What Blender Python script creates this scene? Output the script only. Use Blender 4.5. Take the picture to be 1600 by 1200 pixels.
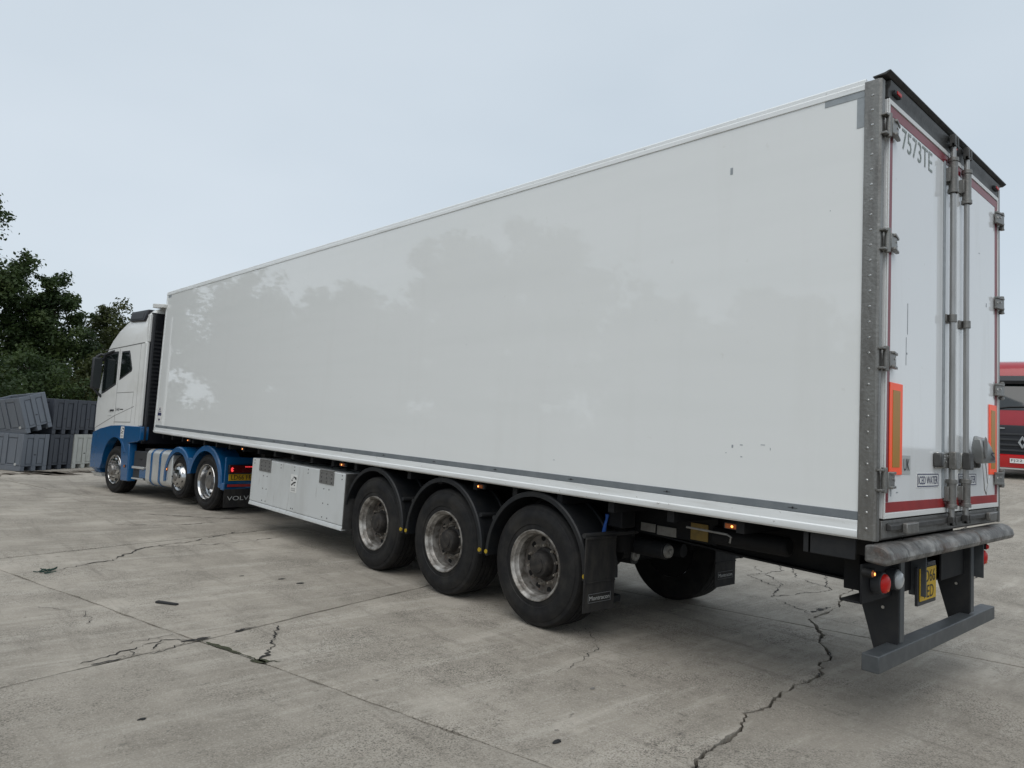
import bpy, math, random
from mathutils import Vector, Matrix, noise
from math import sin, cos, pi, radians
random.seed(7)
for o in list(bpy.data.objects): bpy.data.objects.remove(o)
S = bpy.context.scene
C = S.collection

# ------------------------------------------------------------------ camera, sky, sun, exposure
cd = bpy.data.cameras.new('camera'); cam = bpy.data.objects.new('camera', cd); C.objects.link(cam)
cam.location = (-4.4663, -1.6514, 1.7138)
cam.rotation_euler = (1.65677, -0.05924, -0.73833)
cd.sensor_width = 36; cd.lens = 1116.56 / 1600 * 36
cd.shift_x = 11.69 / 1600; cd.shift_y = -30.25 / 1600
cd.clip_start = 0.05; cd.clip_end = 3000
S.camera = cam
S.render.resolution_x = 1024; S.render.resolution_y = 768

SUN_EL, SUN_AZ = radians(58), radians(238)        # azimuth clockwise from +Y
w = bpy.data.worlds.new('World'); S.world = w; w.use_nodes = True
nt = w.node_tree; nt.nodes.clear()
out = nt.nodes.new('ShaderNodeOutputWorld'); bg = nt.nodes.new('ShaderNodeBackground')
sky = nt.nodes.new('ShaderNodeTexSky'); sky.sky_type = 'NISHITA'; sky.sun_disc = False
sky.sun_elevation = SUN_EL; sky.sun_rotation = SUN_AZ; sky.air_density = 1.0; sky.dust_density = 2.0
tc = nt.nodes.new('ShaderNodeTexCoord'); nz = nt.nodes.new('ShaderNodeTexNoise')
mp = nt.nodes.new('ShaderNodeMapping'); mp.inputs['Scale'].default_value = (1, 1, 2.2)
nz.inputs['Scale'].default_value = 1.25; nz.inputs['Detail'].default_value = 4; nz.inputs['Roughness'].default_value = .5
rp = nt.nodes.new('ShaderNodeValToRGB')
rp.color_ramp.elements[0].position = .3; rp.color_ramp.elements[0].color = (6.0, 6.85, 7.6, 1)
rp.color_ramp.elements[1].position = .72; rp.color_ramp.elements[1].color = (7.1, 7.85, 8.55, 1)
mx = nt.nodes.new('ShaderNodeMix'); mx.data_type = 'RGBA'; mx.inputs['Factor'].default_value = .88
L = nt.links.new
L(tc.outputs['Generated'], mp.inputs['Vector']); L(mp.outputs[0], nz.inputs['Vector']); L(nz.outputs['Fac'], rp.inputs[0])
L(sky.outputs[0], mx.inputs['A']); L(rp.outputs[0], mx.inputs['B'])
L(mx.outputs['Result'], bg.inputs[0]); bg.inputs[1].default_value = .1; L(bg.outputs[0], out.inputs[0])

sd = bpy.data.lights.new('sun', 'SUN'); sd.energy = 1.2; sd.angle = radians(60); sd.color = (1, .96, .9)
sun = bpy.data.objects.new('sun', sd); C.objects.link(sun)
sdir = Vector((sin(SUN_AZ) * cos(SUN_EL), cos(SUN_AZ) * cos(SUN_EL), sin(SUN_EL)))
sun.rotation_euler = sdir.to_track_quat('Z', 'Y').to_euler(); sun.location = sdir * 40
vs = S.view_settings
vs.view_transform = 'Standard'; vs.look = 'None'; vs.gamma = 1; vs.exposure = .05; vs.use_curve_mapping = False

# ------------------------------------------------------------------ materials
M = {}
def mat(name, col, rough=.5, metal=0, n=None, bump=None, coat=0, emit=None, spec=.5, alpha=None):
    """n = list of (scale, detail, lo, hi, colour, strength): procedural tints; bump = (scale, strength)"""
    m = bpy.data.materials.new(name); m.use_nodes = True
    t = m.node_tree; b = t.nodes['Principled BSDF']; lk = t.links.new
    b.inputs['Roughness'].default_value = rough; b.inputs['Metallic'].default_value = metal
    b.inputs['Specular IOR Level'].default_value = spec
    b.inputs['Coat Weight'].default_value = coat; b.inputs['Coat Roughness'].default_value = .05
    b.inputs['Base Color'].default_value = (*col, 1)
    co = t.nodes.new('ShaderNodeTexCoord')
    cur = None
    for (sc, det, lo, hi, c2, st) in (n or []):
        v = t.nodes.new('ShaderNodeTexNoise'); v.inputs['Detail'].default_value = det; v.inputs['Roughness'].default_value = .6
        if isinstance(sc, tuple):
            mpn = t.nodes.new('ShaderNodeMapping'); mpn.inputs['Scale'].default_value = sc
            lk(co.outputs['Object'], mpn.inputs[0]); lk(mpn.outputs[0], v.inputs['Vector']); v.inputs['Scale'].default_value = 1
        else:
            lk(co.outputs['Object'], v.inputs['Vector']); v.inputs['Scale'].default_value = sc
        r = t.nodes.new('ShaderNodeMapRange'); r.inputs['From Min'].default_value = lo; r.inputs['From Max'].default_value = hi
        r.inputs['To Max'].default_value = st; lk(v.outputs['Fac'], r.inputs['Value'])
        x = t.nodes.new('ShaderNodeMix'); x.data_type = 'RGBA'
        if cur is None: x.inputs['A'].default_value = (*col, 1)
        else: lk(cur, x.inputs['A'])
        x.inputs['B'].default_value = (*c2, 1); lk(r.outputs[0], x.inputs['Factor']); cur = x.outputs['Result']
    if cur is not None: lk(cur, b.inputs['Base Color'])
    if bump:
        v = t.nodes.new('ShaderNodeTexNoise'); v.inputs['Scale'].default_value = bump[0]; v.inputs['Detail'].default_value = 5
        lk(co.outputs['Object'], v.inputs['Vector'])
        bp = t.nodes.new('ShaderNodeBump'); bp.inputs['Strength'].default_value = bump[1]; bp.inputs['Distance'].default_value = .02
        lk(v.outputs['Fac'], bp.inputs['Height']); lk(bp.outputs[0], b.inputs['Normal'])
    if emit:
        b.inputs['Emission Color'].default_value = (*emit[0], 1); b.inputs['Emission Strength'].default_value = emit[1]
    M[name] = m
    return m

mat('panel', (.835, .85, .84), .03, n=[((.15, .25, 3), 3, .45, .8, (.78, .80, .785), .5), (9, 4, .68, .8, (.62, .61, .57), .35), ((.5, 3.5, .35), 4, .56, .75, (.74, .745, .72), .18)], bump=(1.1, .008), spec=.53)
mat('door', (.84, .85, .85), .06, n=[((3, 3, .5), 4, .5, .8, (.62, .61, .57), .45), (14, 3, .68, .8, (.45, .43, .38), .5)], bump=(1.2, .008))
mat('rail', (.84, .86, .86), .35, n=[((6, 1.2, 20), 4, .5, .8, (.50, .49, .45), .6), (30, 3, .68, .75, (.20, .18, .15), .7)])
mat('strip', (.16, .18, .195), .5, n=[(5, 4, .4, .8, (.26, .28, .29), .6)])
mat('tape_grey', (.33, .36, .38), .5, n=[(20, 3, .4, .8, (.25, .27, .28), .6)])
mat('steel', (.26, .255, .24), .42, .65, n=[((14, 14, 2.5), 5, .4, .75, (.13, .12, .11), .8), (40, 4, .6, .75, (.42, .41, .39), .5)], bump=(50, .15))
mat('rod_steel', (.40, .395, .385), .33, .75, n=[((20, 20, 2), 5, .4, .75, (.24, .23, .21), .7)])
mat('steel_dark', (.10, .098, .095), .5, .5, n=[(8, 5, .4, .75, (.05, .05, .048), .8), (30, 4, .62, .8, (.22, .21, .2), .5)], bump=(40, .1))
mat('steel_bright', (.5, .5, .49), .28, .9, n=[(18, 5, .4, .75, (.25, .24, .22), .7)])
mat('bumper', (.12, .116, .11), .55, .3, n=[((5, 9, 9), 6, .45, .68, (.34, .33, .31), .85), ((2.5, 14, 14), 5, .5, .68, (.12, .06, .038), .45), ((22, 5, 5), 4, .58, .7, (.05, .047, .043), .7)], bump=(24, .5))
mat('bar', (.07, .077, .082), .5, .2, n=[(7, 5, .45, .8, (.14, .148, .15), .7), (40, 3, .7, .8, (.09, .05, .035), .7)])
mat('chassis', (.009, .0095, .011), .65, spec=.25, n=[(6, 5, .45, .8, (.022, .021, .019), .7)])
mat('chassis_grey', (.022, .023, .025), .6, spec=.3, n=[(6, 5, .45, .8, (.05, .047, .043), .7)])
mat('rubber', (.0105, .0105, .0115), .68, spec=.28, n=[(9, 5, .4, .75, (.032, .030, .027), .7), (2.5, 4, .5, .75, (.05, .046, .04), .5)], bump=(60, .08))
mat('guard', (.012, .0135, .016), .5, spec=.35, n=[(10, 5, .4, .75, (.03, .029, .027), .6)])
mat('flap', (.017, .017, .018), .75, spec=.25, n=[((12, 12, 4), 5, .4, .75, (.05, .046, .04), .8)])
mat('rim_dirty', (.48, .46, .43), .45, .45, n=[(8, 5, .36, .6, (.10, .088, .075), .9), (34, 4, .6, .75, (.16, .08, .045), .6)])
mat('disc_dirty', (.17, .155, .14), .6, .25, n=[(9, 5, .38, .65, (.055, .046, .038), .9), (30, 4, .58, .72, (.14, .07, .035), .7)])
mat('hub_dirty', (.022, .02, .019), .65, .2, n=[(14, 5, .45, .75, (.08, .068, .056), .7)])
mat('nuts_dirty', (.34, .31, .27), .55, .5, n=[(30, 4, .4, .7, (.08, .06, .05), .8)])
mat('alloy', (.58, .58, .58), .18, 1.0, n=[(9, 4, .42, .75, (.25, .245, .24), .8)])
mat('alloy_dull', (.30, .29, .28), .4, .8, n=[(14, 4, .4, .8, (.14, .13, .12), .7)])
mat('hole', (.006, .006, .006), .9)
mat('red_tape', (.23, .018, .03), .35, n=[((4, 4, 8), 3, .4, .8, (.16, .015, .022), .7)])
mat('red_tape_bright', (.36, .03, .03), .35, n=[((8, 4, 4), 3, .4, .8, (.22, .018, .02), .7)])
mat('fluor', (.95, .085, .02), .4, emit=((1, .10, .02), .12))  # faint glow put into the orange; the board is no lamp
mat('amber_marker', (.42, .20, .012), .4, n=[((30, 30, 8), 3, .6, .75, (.25, .11, .01), .6)])
mat('ink', (.015, .015, .017), .5)
mat('ink_green', (.23, .27, .25), .6, n=[(60, 3, .5, .62, (.62, .64, .63), .75)])
mat('navy', (.025, .03, .10), .45)
mat('sticker', (.74, .74, .72), .4)
mat('sticker_grey', (.45, .46, .45), .45)
mat('skirt', (.62, .64, .64), .42, .05, n=[((2.2, 2.2, .7), 5, .45, .75, (.46, .465, .45), .7), ((9, 9, 1.5), 4, .62, .75, (.20, .18, .15), .5)])
mat('hinge_plate', (.17, .17, .165), .6, .4, n=[(40, 4, .4, .7, (.28, .27, .26), .6)])
mat('yellow', (.60, .40, .02), .5, n=[(25, 3, .5, .75, (.35, .24, .03), .6)])
mat('plate_yellow', (.52, .33, .012), .45, n=[(20, 3, .55, .8, (.42, .29, .04), .5)])
mat('yellow_dot', (.40, .27, .015), .5)
mat('data_plate', (.30, .29, .27), .5, .2, n=[(25, 4, .4, .75, (.16, .15, .14), .7)])
mat('data_yellow', (.28, .19, .05), .6, n=[(25, 4, .4, .75, (.14, .10, .04), .7)])
mat('strap_blue', (.02, .09, .36), .5)
mat('lens_red', (.42, .012, .01), .35, emit=((1, .03, .02), .04), spec=.3)
mat('lens_dark', (.10, .006, .008), .2)
mat('lens_orange', (.55, .09, .015), .35, spec=.3)
mat('lens_clear', (.42, .44, .45), .12, coat=.6)
mat('lens_amber', (.30, .075, .02), .3, emit=((1, .32, .06), .03))
mat('lens_lit', (.9, .35, .1), .3, emit=((1, .35, .08), 3.2))
mat('lens_lit_red', (.8, .05, .05), .3, emit=((1, .06, .07), .9))
mat('bag_grey', (.30, .31, .31), .38, .35, n=[(20, 3, .5, .8, (.22, .22, .22), .6)])
mat('cab_white', (.78, .785, .77), .22, coat=.35, n=[(2, 4, .5, .8, (.58, .57, .53), .5)])
mat('cab_blue', (.004, .085, .23), .25, coat=.4, n=[(4, 4, .5, .8, (.012, .075, .17), .5)])
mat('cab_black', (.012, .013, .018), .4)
mat('cab_trim', (.03, .032, .036), .5)
mat('glass', (.008, .012, .012), .04, spec=.8, coat=.3)
mat('mirror_glass', (.06, .065, .065), .08, .6)  # dark colour stands in for trees the mirror would reflect
mat('tank', (.62, .63, .62), .28, .45, n=[(4, 4, .45, .8, (.45, .45, .44), .6)])
mat('lettering_grey', (.13, .135, .14), .5)
mat('red_paint', (.36, .012, .022), .22, coat=.5, n=[(3, 3, .5, .8, (.28, .01, .018), .5)])
mat('red_bright', (.52, .012, .015), .25, coat=.5)
mat('crate_grey', (.15, .168, .195), .5, n=[(4, 5, .4, .75, (.145, .16, .185), .7), ((14, 14, 2), 4, .6, .75, (.22, .225, .23), .5)])
mat('crate_dark', (.05, .057, .072), .55, n=[(4, 5, .4, .75, (.04, .046, .06), .7), ((14, 14, 2), 4, .6, .75, (.10, .105, .11), .5)])
mat('crate_white', (.46, .47, .44), .55, n=[(4, 5, .4, .75, (.36, .365, .33), .7), ((14, 14, 2), 4, .6, .75, (.25, .24, .2), .5)])
mat('bark', (.05, .042, .035), .9, n=[((6, 6, 1), 5, .4, .7, (.085, .075, .065), .8)], bump=(14, .6))
mat('dirt', (.022, .020, .018), .95, n=[(18, 5, .45, .75, (.05, .046, .04), .8)], bump=(60, .5))
mat('moss', (.055, .058, .028), .95, n=[(40, 4, .4, .7, (.03, .032, .018), .8)], bump=(80, .8))
mat('debris', (.02, .02, .02), .8)
mat('rag', (.015, .045, .035), .9)
mat('litter', (.12, .092, .066), .95, n=[(9, 6, .4, .65, (.25, .225, .19), .9), (40, 4, .5, .7, (.06, .045, .032), .8)], bump=(40, .8))
mat('stone', (.20, .19, .175), .9)

def leaf_mat(name, a, b, c):
    m = bpy.data.materials.new(name); m.use_nodes = True; t = m.node_tree; lk = t.links.new
    p = t.nodes['Principled BSDF']; p.inputs['Roughness'].default_value = .5; p.inputs['Specular IOR Level'].default_value = .35
    co = t.nodes.new('ShaderNodeTexCoord')
    v = t.nodes.new('ShaderNodeTexNoise'); v.inputs['Scale'].default_value = .9; v.inputs['Detail'].default_value = 5
    r = t.nodes.new('ShaderNodeValToRGB'); e = r.color_ramp.elements
    e[0].position = .36; e[0].color = (*a, 1); e[1].position = .68; e[1].color = (*c, 1); q = e.new(.52); q.color = (*b, 1)
    lk(co.outputs['Object'], v.inputs['Vector']); lk(v.outputs['Fac'], r.inputs[0]); lk(r.outputs[0], p.inputs['Base Color'])
    tr = t.nodes.new('ShaderNodeBsdfTranslucent'); lk(r.outputs[0], tr.inputs[0])
    ms = t.nodes.new('ShaderNodeMixShader'); ms.inputs[0].default_value = .4
    o = t.nodes['Material Output']; lk(p.outputs[0], ms.inputs[1]); lk(tr.outputs[0], ms.inputs[2]); lk(ms.outputs[0], o.inputs[0])
    M[name] = m
leaf_mat('leaf', (.028, .050, .018), (.052, .085, .026), (.090, .125, .036))
leaf_mat('leaf_olive', (.040, .054, .018), (.070, .086, .027), (.11, .12, .04))

def concrete(name):
    m = bpy.data.materials.new(name); m.use_nodes = True; t = m.node_tree; lk = t.links.new; N = t.nodes.new
    p = t.nodes['Principled BSDF']; p.inputs['Roughness'].default_value = .85; p.inputs['Specular IOR Level'].default_value = .25
    co = N('ShaderNodeTexCoord'); vec = co.outputs['Object']
    def nz(scale, det, rough=.6, mapping=None, rot=0):
        v = N('ShaderNodeTexNoise'); v.inputs['Scale'].default_value = scale; v.inputs['Detail'].default_value = det; v.inputs['Roughness'].default_value = rough
        if mapping:
            q = N('ShaderNodeMapping'); q.inputs['Scale'].default_value = mapping; q.inputs['Rotation'].default_value = (0, 0, rot); lk(vec, q.inputs[0]); lk(q.outputs[0], v.inputs['Vector'])
        else: lk(vec, v.inputs['Vector'])
        return v.outputs['Fac']
    def rng(f, a, b, c=0, d=1):
        r = N('ShaderNodeMapRange'); r.inputs['From Min'].default_value = a; r.inputs['From Max'].default_value = b
        r.inputs['To Min'].default_value = c; r.inputs['To Max'].default_value = d; lk(f, r.inputs['Value']); return r.outputs[0]
    def mix(f, a, b, mode='MIX'):
        x = N('ShaderNodeMix'); x.data_type = 'RGBA'; x.blend_type = mode
        if isinstance(f, float): x.inputs['Factor'].default_value = f
        else: lk(f, x.inputs['Factor'])
        for k, s in (('A', a), ('B', b)):
            if isinstance(s, tuple): x.inputs[k].default_value = (*s, 1)
            else: lk(s, x.inputs[k])
        return x.outputs['Result']
    c = mix(rng(nz(.5, 7, .66), .36, .64), (.31, .277, .232), (.485, .438, .374))
    c = mix(rng(nz(1.5, 8, .72), .50, .58, 0, .45), c, (.27, .242, .203))                                   # worn skin, sharp edged
    c = mix(rng(nz(1, 6, .7, (.6, 4.5, 1), radians(-14)), .5, .66, 0, .6), c, (.58, .535, .465))             # drag marks
    c = mix(rng(nz(1, 7, .72, (6.0, .55, 1), radians(35)), .54, .68, 0, .6), c, (.205, .182, .152))          # tyre wear
    c = mix(rng(nz(1, 7, .72, (.45, 5.0, 1), radians(20)), .56, .7, 0, .5), c, (.22, .196, .163))
    c = mix(rng(nz(.28, 5, .6), .55, .68, 0, .55), c, (.235, .207, .168))                                   # broad stains
    grit = rng(nz(1.1, 6, .7), .42, .60)                                                                   # where the surface is rough
    vo = N('ShaderNodeTexVoronoi'); vo.inputs['Scale'].default_value = 120; lk(vec, vo.inputs['Vector'])
    c = mix(rng(vo.outputs['Color'], .6, 1, 0, .4), c, (.68, .63, .56))
    def mul(a, b):
        q = N('ShaderNodeMath'); q.operation = 'MULTIPLY'; lk(a, q.inputs[0]); lk(b, q.inputs[1]); return q.outputs[0]
    c = mix(mul(rng(nz(80, 4, .7), .50, .62, 0, .95), grit), c, (.075, .067, .056))
    c = mix(mul(rng(nz(22, 6, .8), .53, .62, 0, .85), grit), c, (.12, .108, .09))
    c = mix(rng(nz(9, 7, .8), .60, .68, 0, .75), c, (.11, .10, .085))
    # small dark spots of oil and rubber
    v2 = N('ShaderNodeTexVoronoi'); v2.inputs['Scale'].default_value = 1.7; v2.inputs['Randomness'].default_value = 1
    q = N('ShaderNodeMapping'); q.inputs['Scale'].default_value = (1, 2.1, 1); lk(vec, q.inputs[0])
    wv = N('ShaderNodeVectorMath'); wv.operation = 'ADD'; n2 = N('ShaderNodeTexNoise'); n2.inputs['Scale'].default_value = 13; n2.inputs['Detail'].default_value = 5
    sc = N('ShaderNodeVectorMath'); sc.operation = 'SCALE'; sc.inputs['Scale'].default_value = .4
    lk(vec, n2.inputs['Vector']); lk(n2.outputs['Color'], sc.inputs[0]); lk(q.outputs[0], wv.inputs[0]); lk(sc.outputs[0], wv.inputs[1]); lk(wv.outputs[0], v2.inputs['Vector'])
    spot = rng(v2.outputs['Distance'], .03, .07, .6, 0)
    c = mix(spot, c, (.07, .067, .062))
    # tone of each slab
    oi = N('ShaderNodeObjectInfo')
    c = mix(rng(oi.outputs['Random'], 0, 1, 0, .28), c, (.28, .252, .212))
    lk(c, p.inputs['Base Color'])
    b1 = N('ShaderNodeBump'); b1.inputs['Strength'].default_value = .8; b1.inputs['Distance'].default_value = .01; lk(nz(60, 7, .8), b1.inputs['Height'])
    b2 = N('ShaderNodeBump'); b2.inputs['Strength'].default_value = .5; b2.inputs['Distance'].default_value = .03; lk(nz(5, 6, .65), b2.inputs['Height']); lk(b1.outputs[0], b2.inputs['Normal'])
    lk(b2.outputs[0], p.inputs['Normal'])
    M[name] = m
concrete('concrete')

# ------------------------------------------------------------------ mesh helpers
class MB:
    def __init__(s): s.v = []; s.f = []; s.mi = []
    def add(s, vs, fs):
        n = len(s.v); s.v += [tuple(p) for p in vs]; s.f += [tuple(i + n for i in f) for f in fs]; return s
    def box(s, x0, x1, y0, y1, z0, z1):
        return s.add([(x, y, z) for x in (x0, x1) for y in (y0, y1) for z in (z0, z1)],
                     [(0, 1, 3, 2), (4, 6, 7, 5), (0, 4, 5, 1), (2, 3, 7, 6), (0, 2, 6, 4), (1, 5, 7, 3)])
    def hexa(s, p):   # 8 points: 4 bottom ring, 4 top ring
        return s.add(p, [(3, 2, 1, 0), (4, 5, 6, 7), (0, 1, 5, 4), (1, 2, 6, 5), (2, 3, 7, 6), (3, 0, 4, 7)])
    def prism(s, poly, axis, a, b):
        """poly 2-D outline extruded along axis from a to b; the 2-D order is the two remaining axes"""
        def P(q, t):
            return (t, q[0], q[1]) if axis == 'x' else (q[0], t, q[1]) if axis == 'y' else (q[0], q[1], t)
        n = len(poly); vs = [P(q, a) for q in poly] + [P(q, b) for q in poly]
        fs = [tuple(range(n - 1, -1, -1)), tuple(range(n, 2 * n))] + [(i, (i + 1) % n, n + (i + 1) % n, n + i) for i in range(n)]
        return s.add(vs, fs)
    def cyl(s, p0, p1, r0, r1=None, n=16, cap=True):
        r1 = r0 if r1 is None else r1
        p0 = Vector(p0); p1 = Vector(p1); d = (p1 - p0).normalized()
        u = d.orthogonal().normalized(); v = d.cross(u)
        vs = [p0 + (u * cos(2 * pi * i / n) + v * sin(2 * pi * i / n)) * r0 for i in range(n)] + [p1 + (u * cos(2 * pi * i / n) + v * sin(2 * pi * i / n)) * r1 for i in range(n)]
        fs = [(i, (i + 1) % n, n + (i + 1) % n, n + i) for i in range(n)]
        if cap: fs += [tuple(range(n - 1, -1, -1)), tuple(range(n, 2 * n))]
        return s.add(vs, fs)
    def tube(s, pts, r, n=8):
        pts = [Vector(p) for p in pts]; rings = []
        for i, p in enumerate(pts):
            d = (pts[min(i + 1, len(pts) - 1)] - pts[max(i - 1, 0)]).normalized()
            u = d.cross(Vector((.31, .17, .93))).normalized(); v = d.cross(u)
            rr = r[i] if isinstance(r, (list, tuple)) else r
            rings.append([p + (u * cos(2 * pi * k / n) + v * sin(2 * pi * k / n)) * rr for k in range(n)])
        vs = [q for R in rings for q in R]; fs = []
        for i in range(len(pts) - 1):
            for k in range(n): fs.append((i * n + k, i * n + (k + 1) % n, (i + 1) * n + (k + 1) % n, (i + 1) * n + k))
        fs += [tuple(range(n - 1, -1, -1)), tuple(range((len(pts) - 1) * n, len(pts) * n))]
        return s.add(vs, fs)
    def lathe(s, prof, n=48, closed=False):
        """prof = [(x, r)...] turned about the X axis"""
        m = len(prof)
        vs = [(x, r * cos(2 * pi * k / n), r * sin(2 * pi * k / n)) for k in range(n) for x, r in prof]
        fs = []
        for k in range(n):
            a = k * m; b = ((k + 1) % n) * m
            for i in range(m - 1 if not closed else m):
                j = (i + 1) % m; fs.append((a + i, b + i, b + j, a + j))
        return s.add(vs, fs)
    def arc(s, cy, cz, prof, a0, a1, n=28):
        """closed profile [(x, r)...] swept round the X axis through (cy, cz) from a0 to a1"""
        m = len(prof); vs = []; fs = []
        for k in range(n + 1):
            a = a0 + (a1 - a0) * k / n
            vs += [(x, cy + r * cos(a), cz + r * sin(a)) for x, r in prof]
        for k in range(n):
            for i in range(m): j = (i + 1) % m; fs.append((k * m + i, k * m + j, (k + 1) * m + j, (k + 1) * m + i))
        fs += [tuple(range(m)), tuple(range((n + 1) * m - 1, n * m - 1, -1))]
        return s.add(vs, fs)
    def loft(s, rings, cap=True):
        m = len(rings[0]); vs = [p for r in rings for p in r]; fs = []
        for k in range(len(rings) - 1):
            for i in range(m): j = (i + 1) % m; fs.append((k * m + i, k * m + j, (k + 1) * m + j, (k + 1) * m + i))
        if cap: fs += [tuple(range(m - 1, -1, -1)), tuple(range((len(rings) - 1) * m, len(rings) * m))]
        return s.add(vs, fs)
    def mesh(s, name, m, smooth=True, angle=32):
        me = bpy.data.meshes.new(name); me.from_pydata(s.v, [], s.f)
        import bmesh
        b = bmesh.new(); b.from_mesh(me); bmesh.ops.recalc_face_normals(b, faces=b.faces); b.to_mesh(me); b.free()
        if m: me.materials.append(M[m])
        if smooth:
            me.polygons.foreach_set('use_smooth', [True] * len(me.polygons)); me.set_sharp_from_angle(angle=radians(angle))
        return me

OFF = {}
def thing(name, label, cat, loc=(0, 0, 0), rot=(0, 0, 0), group=None, off=(0, 0, 0)):
    o = bpy.data.objects.new(name, None); C.objects.link(o); o.empty_display_size = .3
    o.location = loc; o.rotation_euler = rot; o['label'] = label; o['category'] = cat
    if group: o['group'] = group
    OFF[o.name] = Vector(off)
    return o
def part(name, mb, m, parent, bevel=0, loc=None, kind=None, label=None, angle=32, rot=None):
    me = mb if isinstance(mb, bpy.types.Mesh) else mb.mesh(name, m, angle=angle)
    o = bpy.data.objects.new(name, me); C.objects.link(o); o.parent = parent
    if loc is not None: o.location = loc
    elif parent is not None and parent.name in OFF: o.location = -OFF[parent.name]
    if rot: o.rotation_euler = rot
    if bevel:
        bv = o.modifiers.new('bevel', 'BEVEL'); bv.width = bevel; bv.segments = 2; bv.limit_method = 'ANGLE'; bv.angle_limit = radians(40); bv.harden_normals = False
    if kind: o['kind'] = kind
    if label: o['label'] = label
    return o
def tag(o, label, cat, group=None):
    o['label'] = label; o['category'] = cat
    if group: o['group'] = group
    return o
def text(s, x0, x1, z0, z1, origin, xd, zd, depth=.002, fit=True):
    """lettering mesh fitted to a box on a plane: origin + xd * x + zd * z"""
    cu = bpy.data.curves.new('lettering', 'FONT'); cu.body = s; cu.size = 1; cu.resolution_u = 3
    ob = bpy.data.objects.new('lettering', cu); C.objects.link(ob)
    bpy.context.view_layer.update()
    me = bpy.data.meshes.new_from_object(ob.evaluated_get(bpy.context.evaluated_depsgraph_get()))
    bpy.data.objects.remove(ob)
    xs = [v.co.x for v in me.vertices]; ys = [v.co.y for v in me.vertices]
    ax, bx, ay, by = min(xs), max(xs), min(ys), max(ys)
    o = Vector(origin); xd = Vector(xd); zd = Vector(zd); nd = xd.cross(zd)
    mb = MB()
    vs = []
    for v in me.vertices:
        p = o + xd * (x0 + (v.co.x - ax) / (bx - ax) * (x1 - x0)) + zd * (z0 + (v.co.y - ay) / (by - ay) * (z1 - z0))
        vs.append(p + nd * depth)
    mb.add(vs, [tuple(p.vertices) for p in me.polygons])
    bpy.data.meshes.remove(me)
    return mb
def flat(mb, m, name):      # thin flat print keeps its own face winding
    me = bpy.data.meshes.new(name); me.from_pydata(mb.v, [], mb.f); me.materials.append(M[m]); return me

# ------------------------------------------------------------------ ground: bays of concrete with open joints
def sstep(t): t = max(0, min(1, t)); return t * t * (3 - 2 * t)
def gh(x, y):
    return -.15 * sstep((y - 10) / 5.5) + 1.07 * (min(max(0, x - 5), 24) / 14.8) ** 1.15
CA, SA = cos(radians(14.48)), sin(radians(14.48))
def G(n, u): return (n * CA + u * SA, n * SA - u * CA)
def vn(t, seed): return noise.noise(Vector((t, seed * 7.31 + .37, seed * 1.9)))
def fbm(t, seed): return vn(t, seed) + .5 * vn(t * 2.3, seed + 11) + .28 * vn(t * 5.1, seed + 23) + .16 * vn(t * 11, seed + 37)
DN, DU = 4.09, 3.85
NL = [-1.36 + DN * k for k in range(-4, 8)]
UL = [-4.33 + DU * j for j in range(-6, 3)]
def off_n(k, u):        # joints running away from the camera
    return .014 * fbm(u * 1.7, k + 50) + .004 * fbm(u * 9, k + 60)
CRK = [(-5.5, -.5), (-2.2, -.62), (-.88, -.74), (-.72, -.76), (-.5, -.73), (-.15, -.70), (.09, -.75), (.35, -.63), (.66, -.65), (1.08, -.53), (1.27, -.50), (1.60, -.52), (1.84, -.52), (2.21, -.63), (2.72, -.77), (2.99, -.85), (3.38, -.83), (3.72, -.73), (4.03, -.76), (4.53, -.81), (6.8, -.6), (12, -.48)]
def off_u(j, n):        # cross joints; the one under the trailer tail has broken into a wandering crack
    if j == 7:
        n = max(-5.4, min(11.9, n))
        for (a, p), (b, q) in zip(CRK, CRK[1:]):
            if a <= n <= b: return p + (q - p) * (n - a) / (b - a) + .48 + .05 * fbm(n * 3.3, 97) + .022 * fbm(n * 13, 98)
    return .016 * fbm(n * 1.15, j + 90) + .004 * fbm(n * 9, j + 95)
def gap(t, seed, wide):
    g = .0045 + .009 * max(0, .4 + fbm(t * 3.6, seed + 140)) ** 1.3
    g += .03 * max(0, fbm(t * 1.9, seed + 170) - .5) + .004 * max(0, fbm(t * 17, seed + 190))
    return g * wide
yard_m = MB()
def sheet_axis(a, b, near, far): 
    v = [a]; 
    while v[-1] < b:
        x = v[-1]; v.append(x + (near if -25 < x < 40 else far))
    return v
ax = sheet_axis(-600, 600, 2.5, 25); ay = sheet_axis(-600, 900, 2.5, 25)
yard_m.add([(x, y, gh(x, y) - .045) for x in ax for y in ay],
           [(i * len(ay) + j, (i + 1) * len(ay) + j, (i + 1) * len(ay) + j + 1, i * len(ay) + j + 1) for i in range(len(ax) - 1) for j in range(len(ay) - 1)])
yard = bpy.data.objects.new('concrete_yard', yard_m.mesh('concrete_yard', 'dirt')); C.objects.link(yard); yard['kind'] = 'structure'
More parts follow.
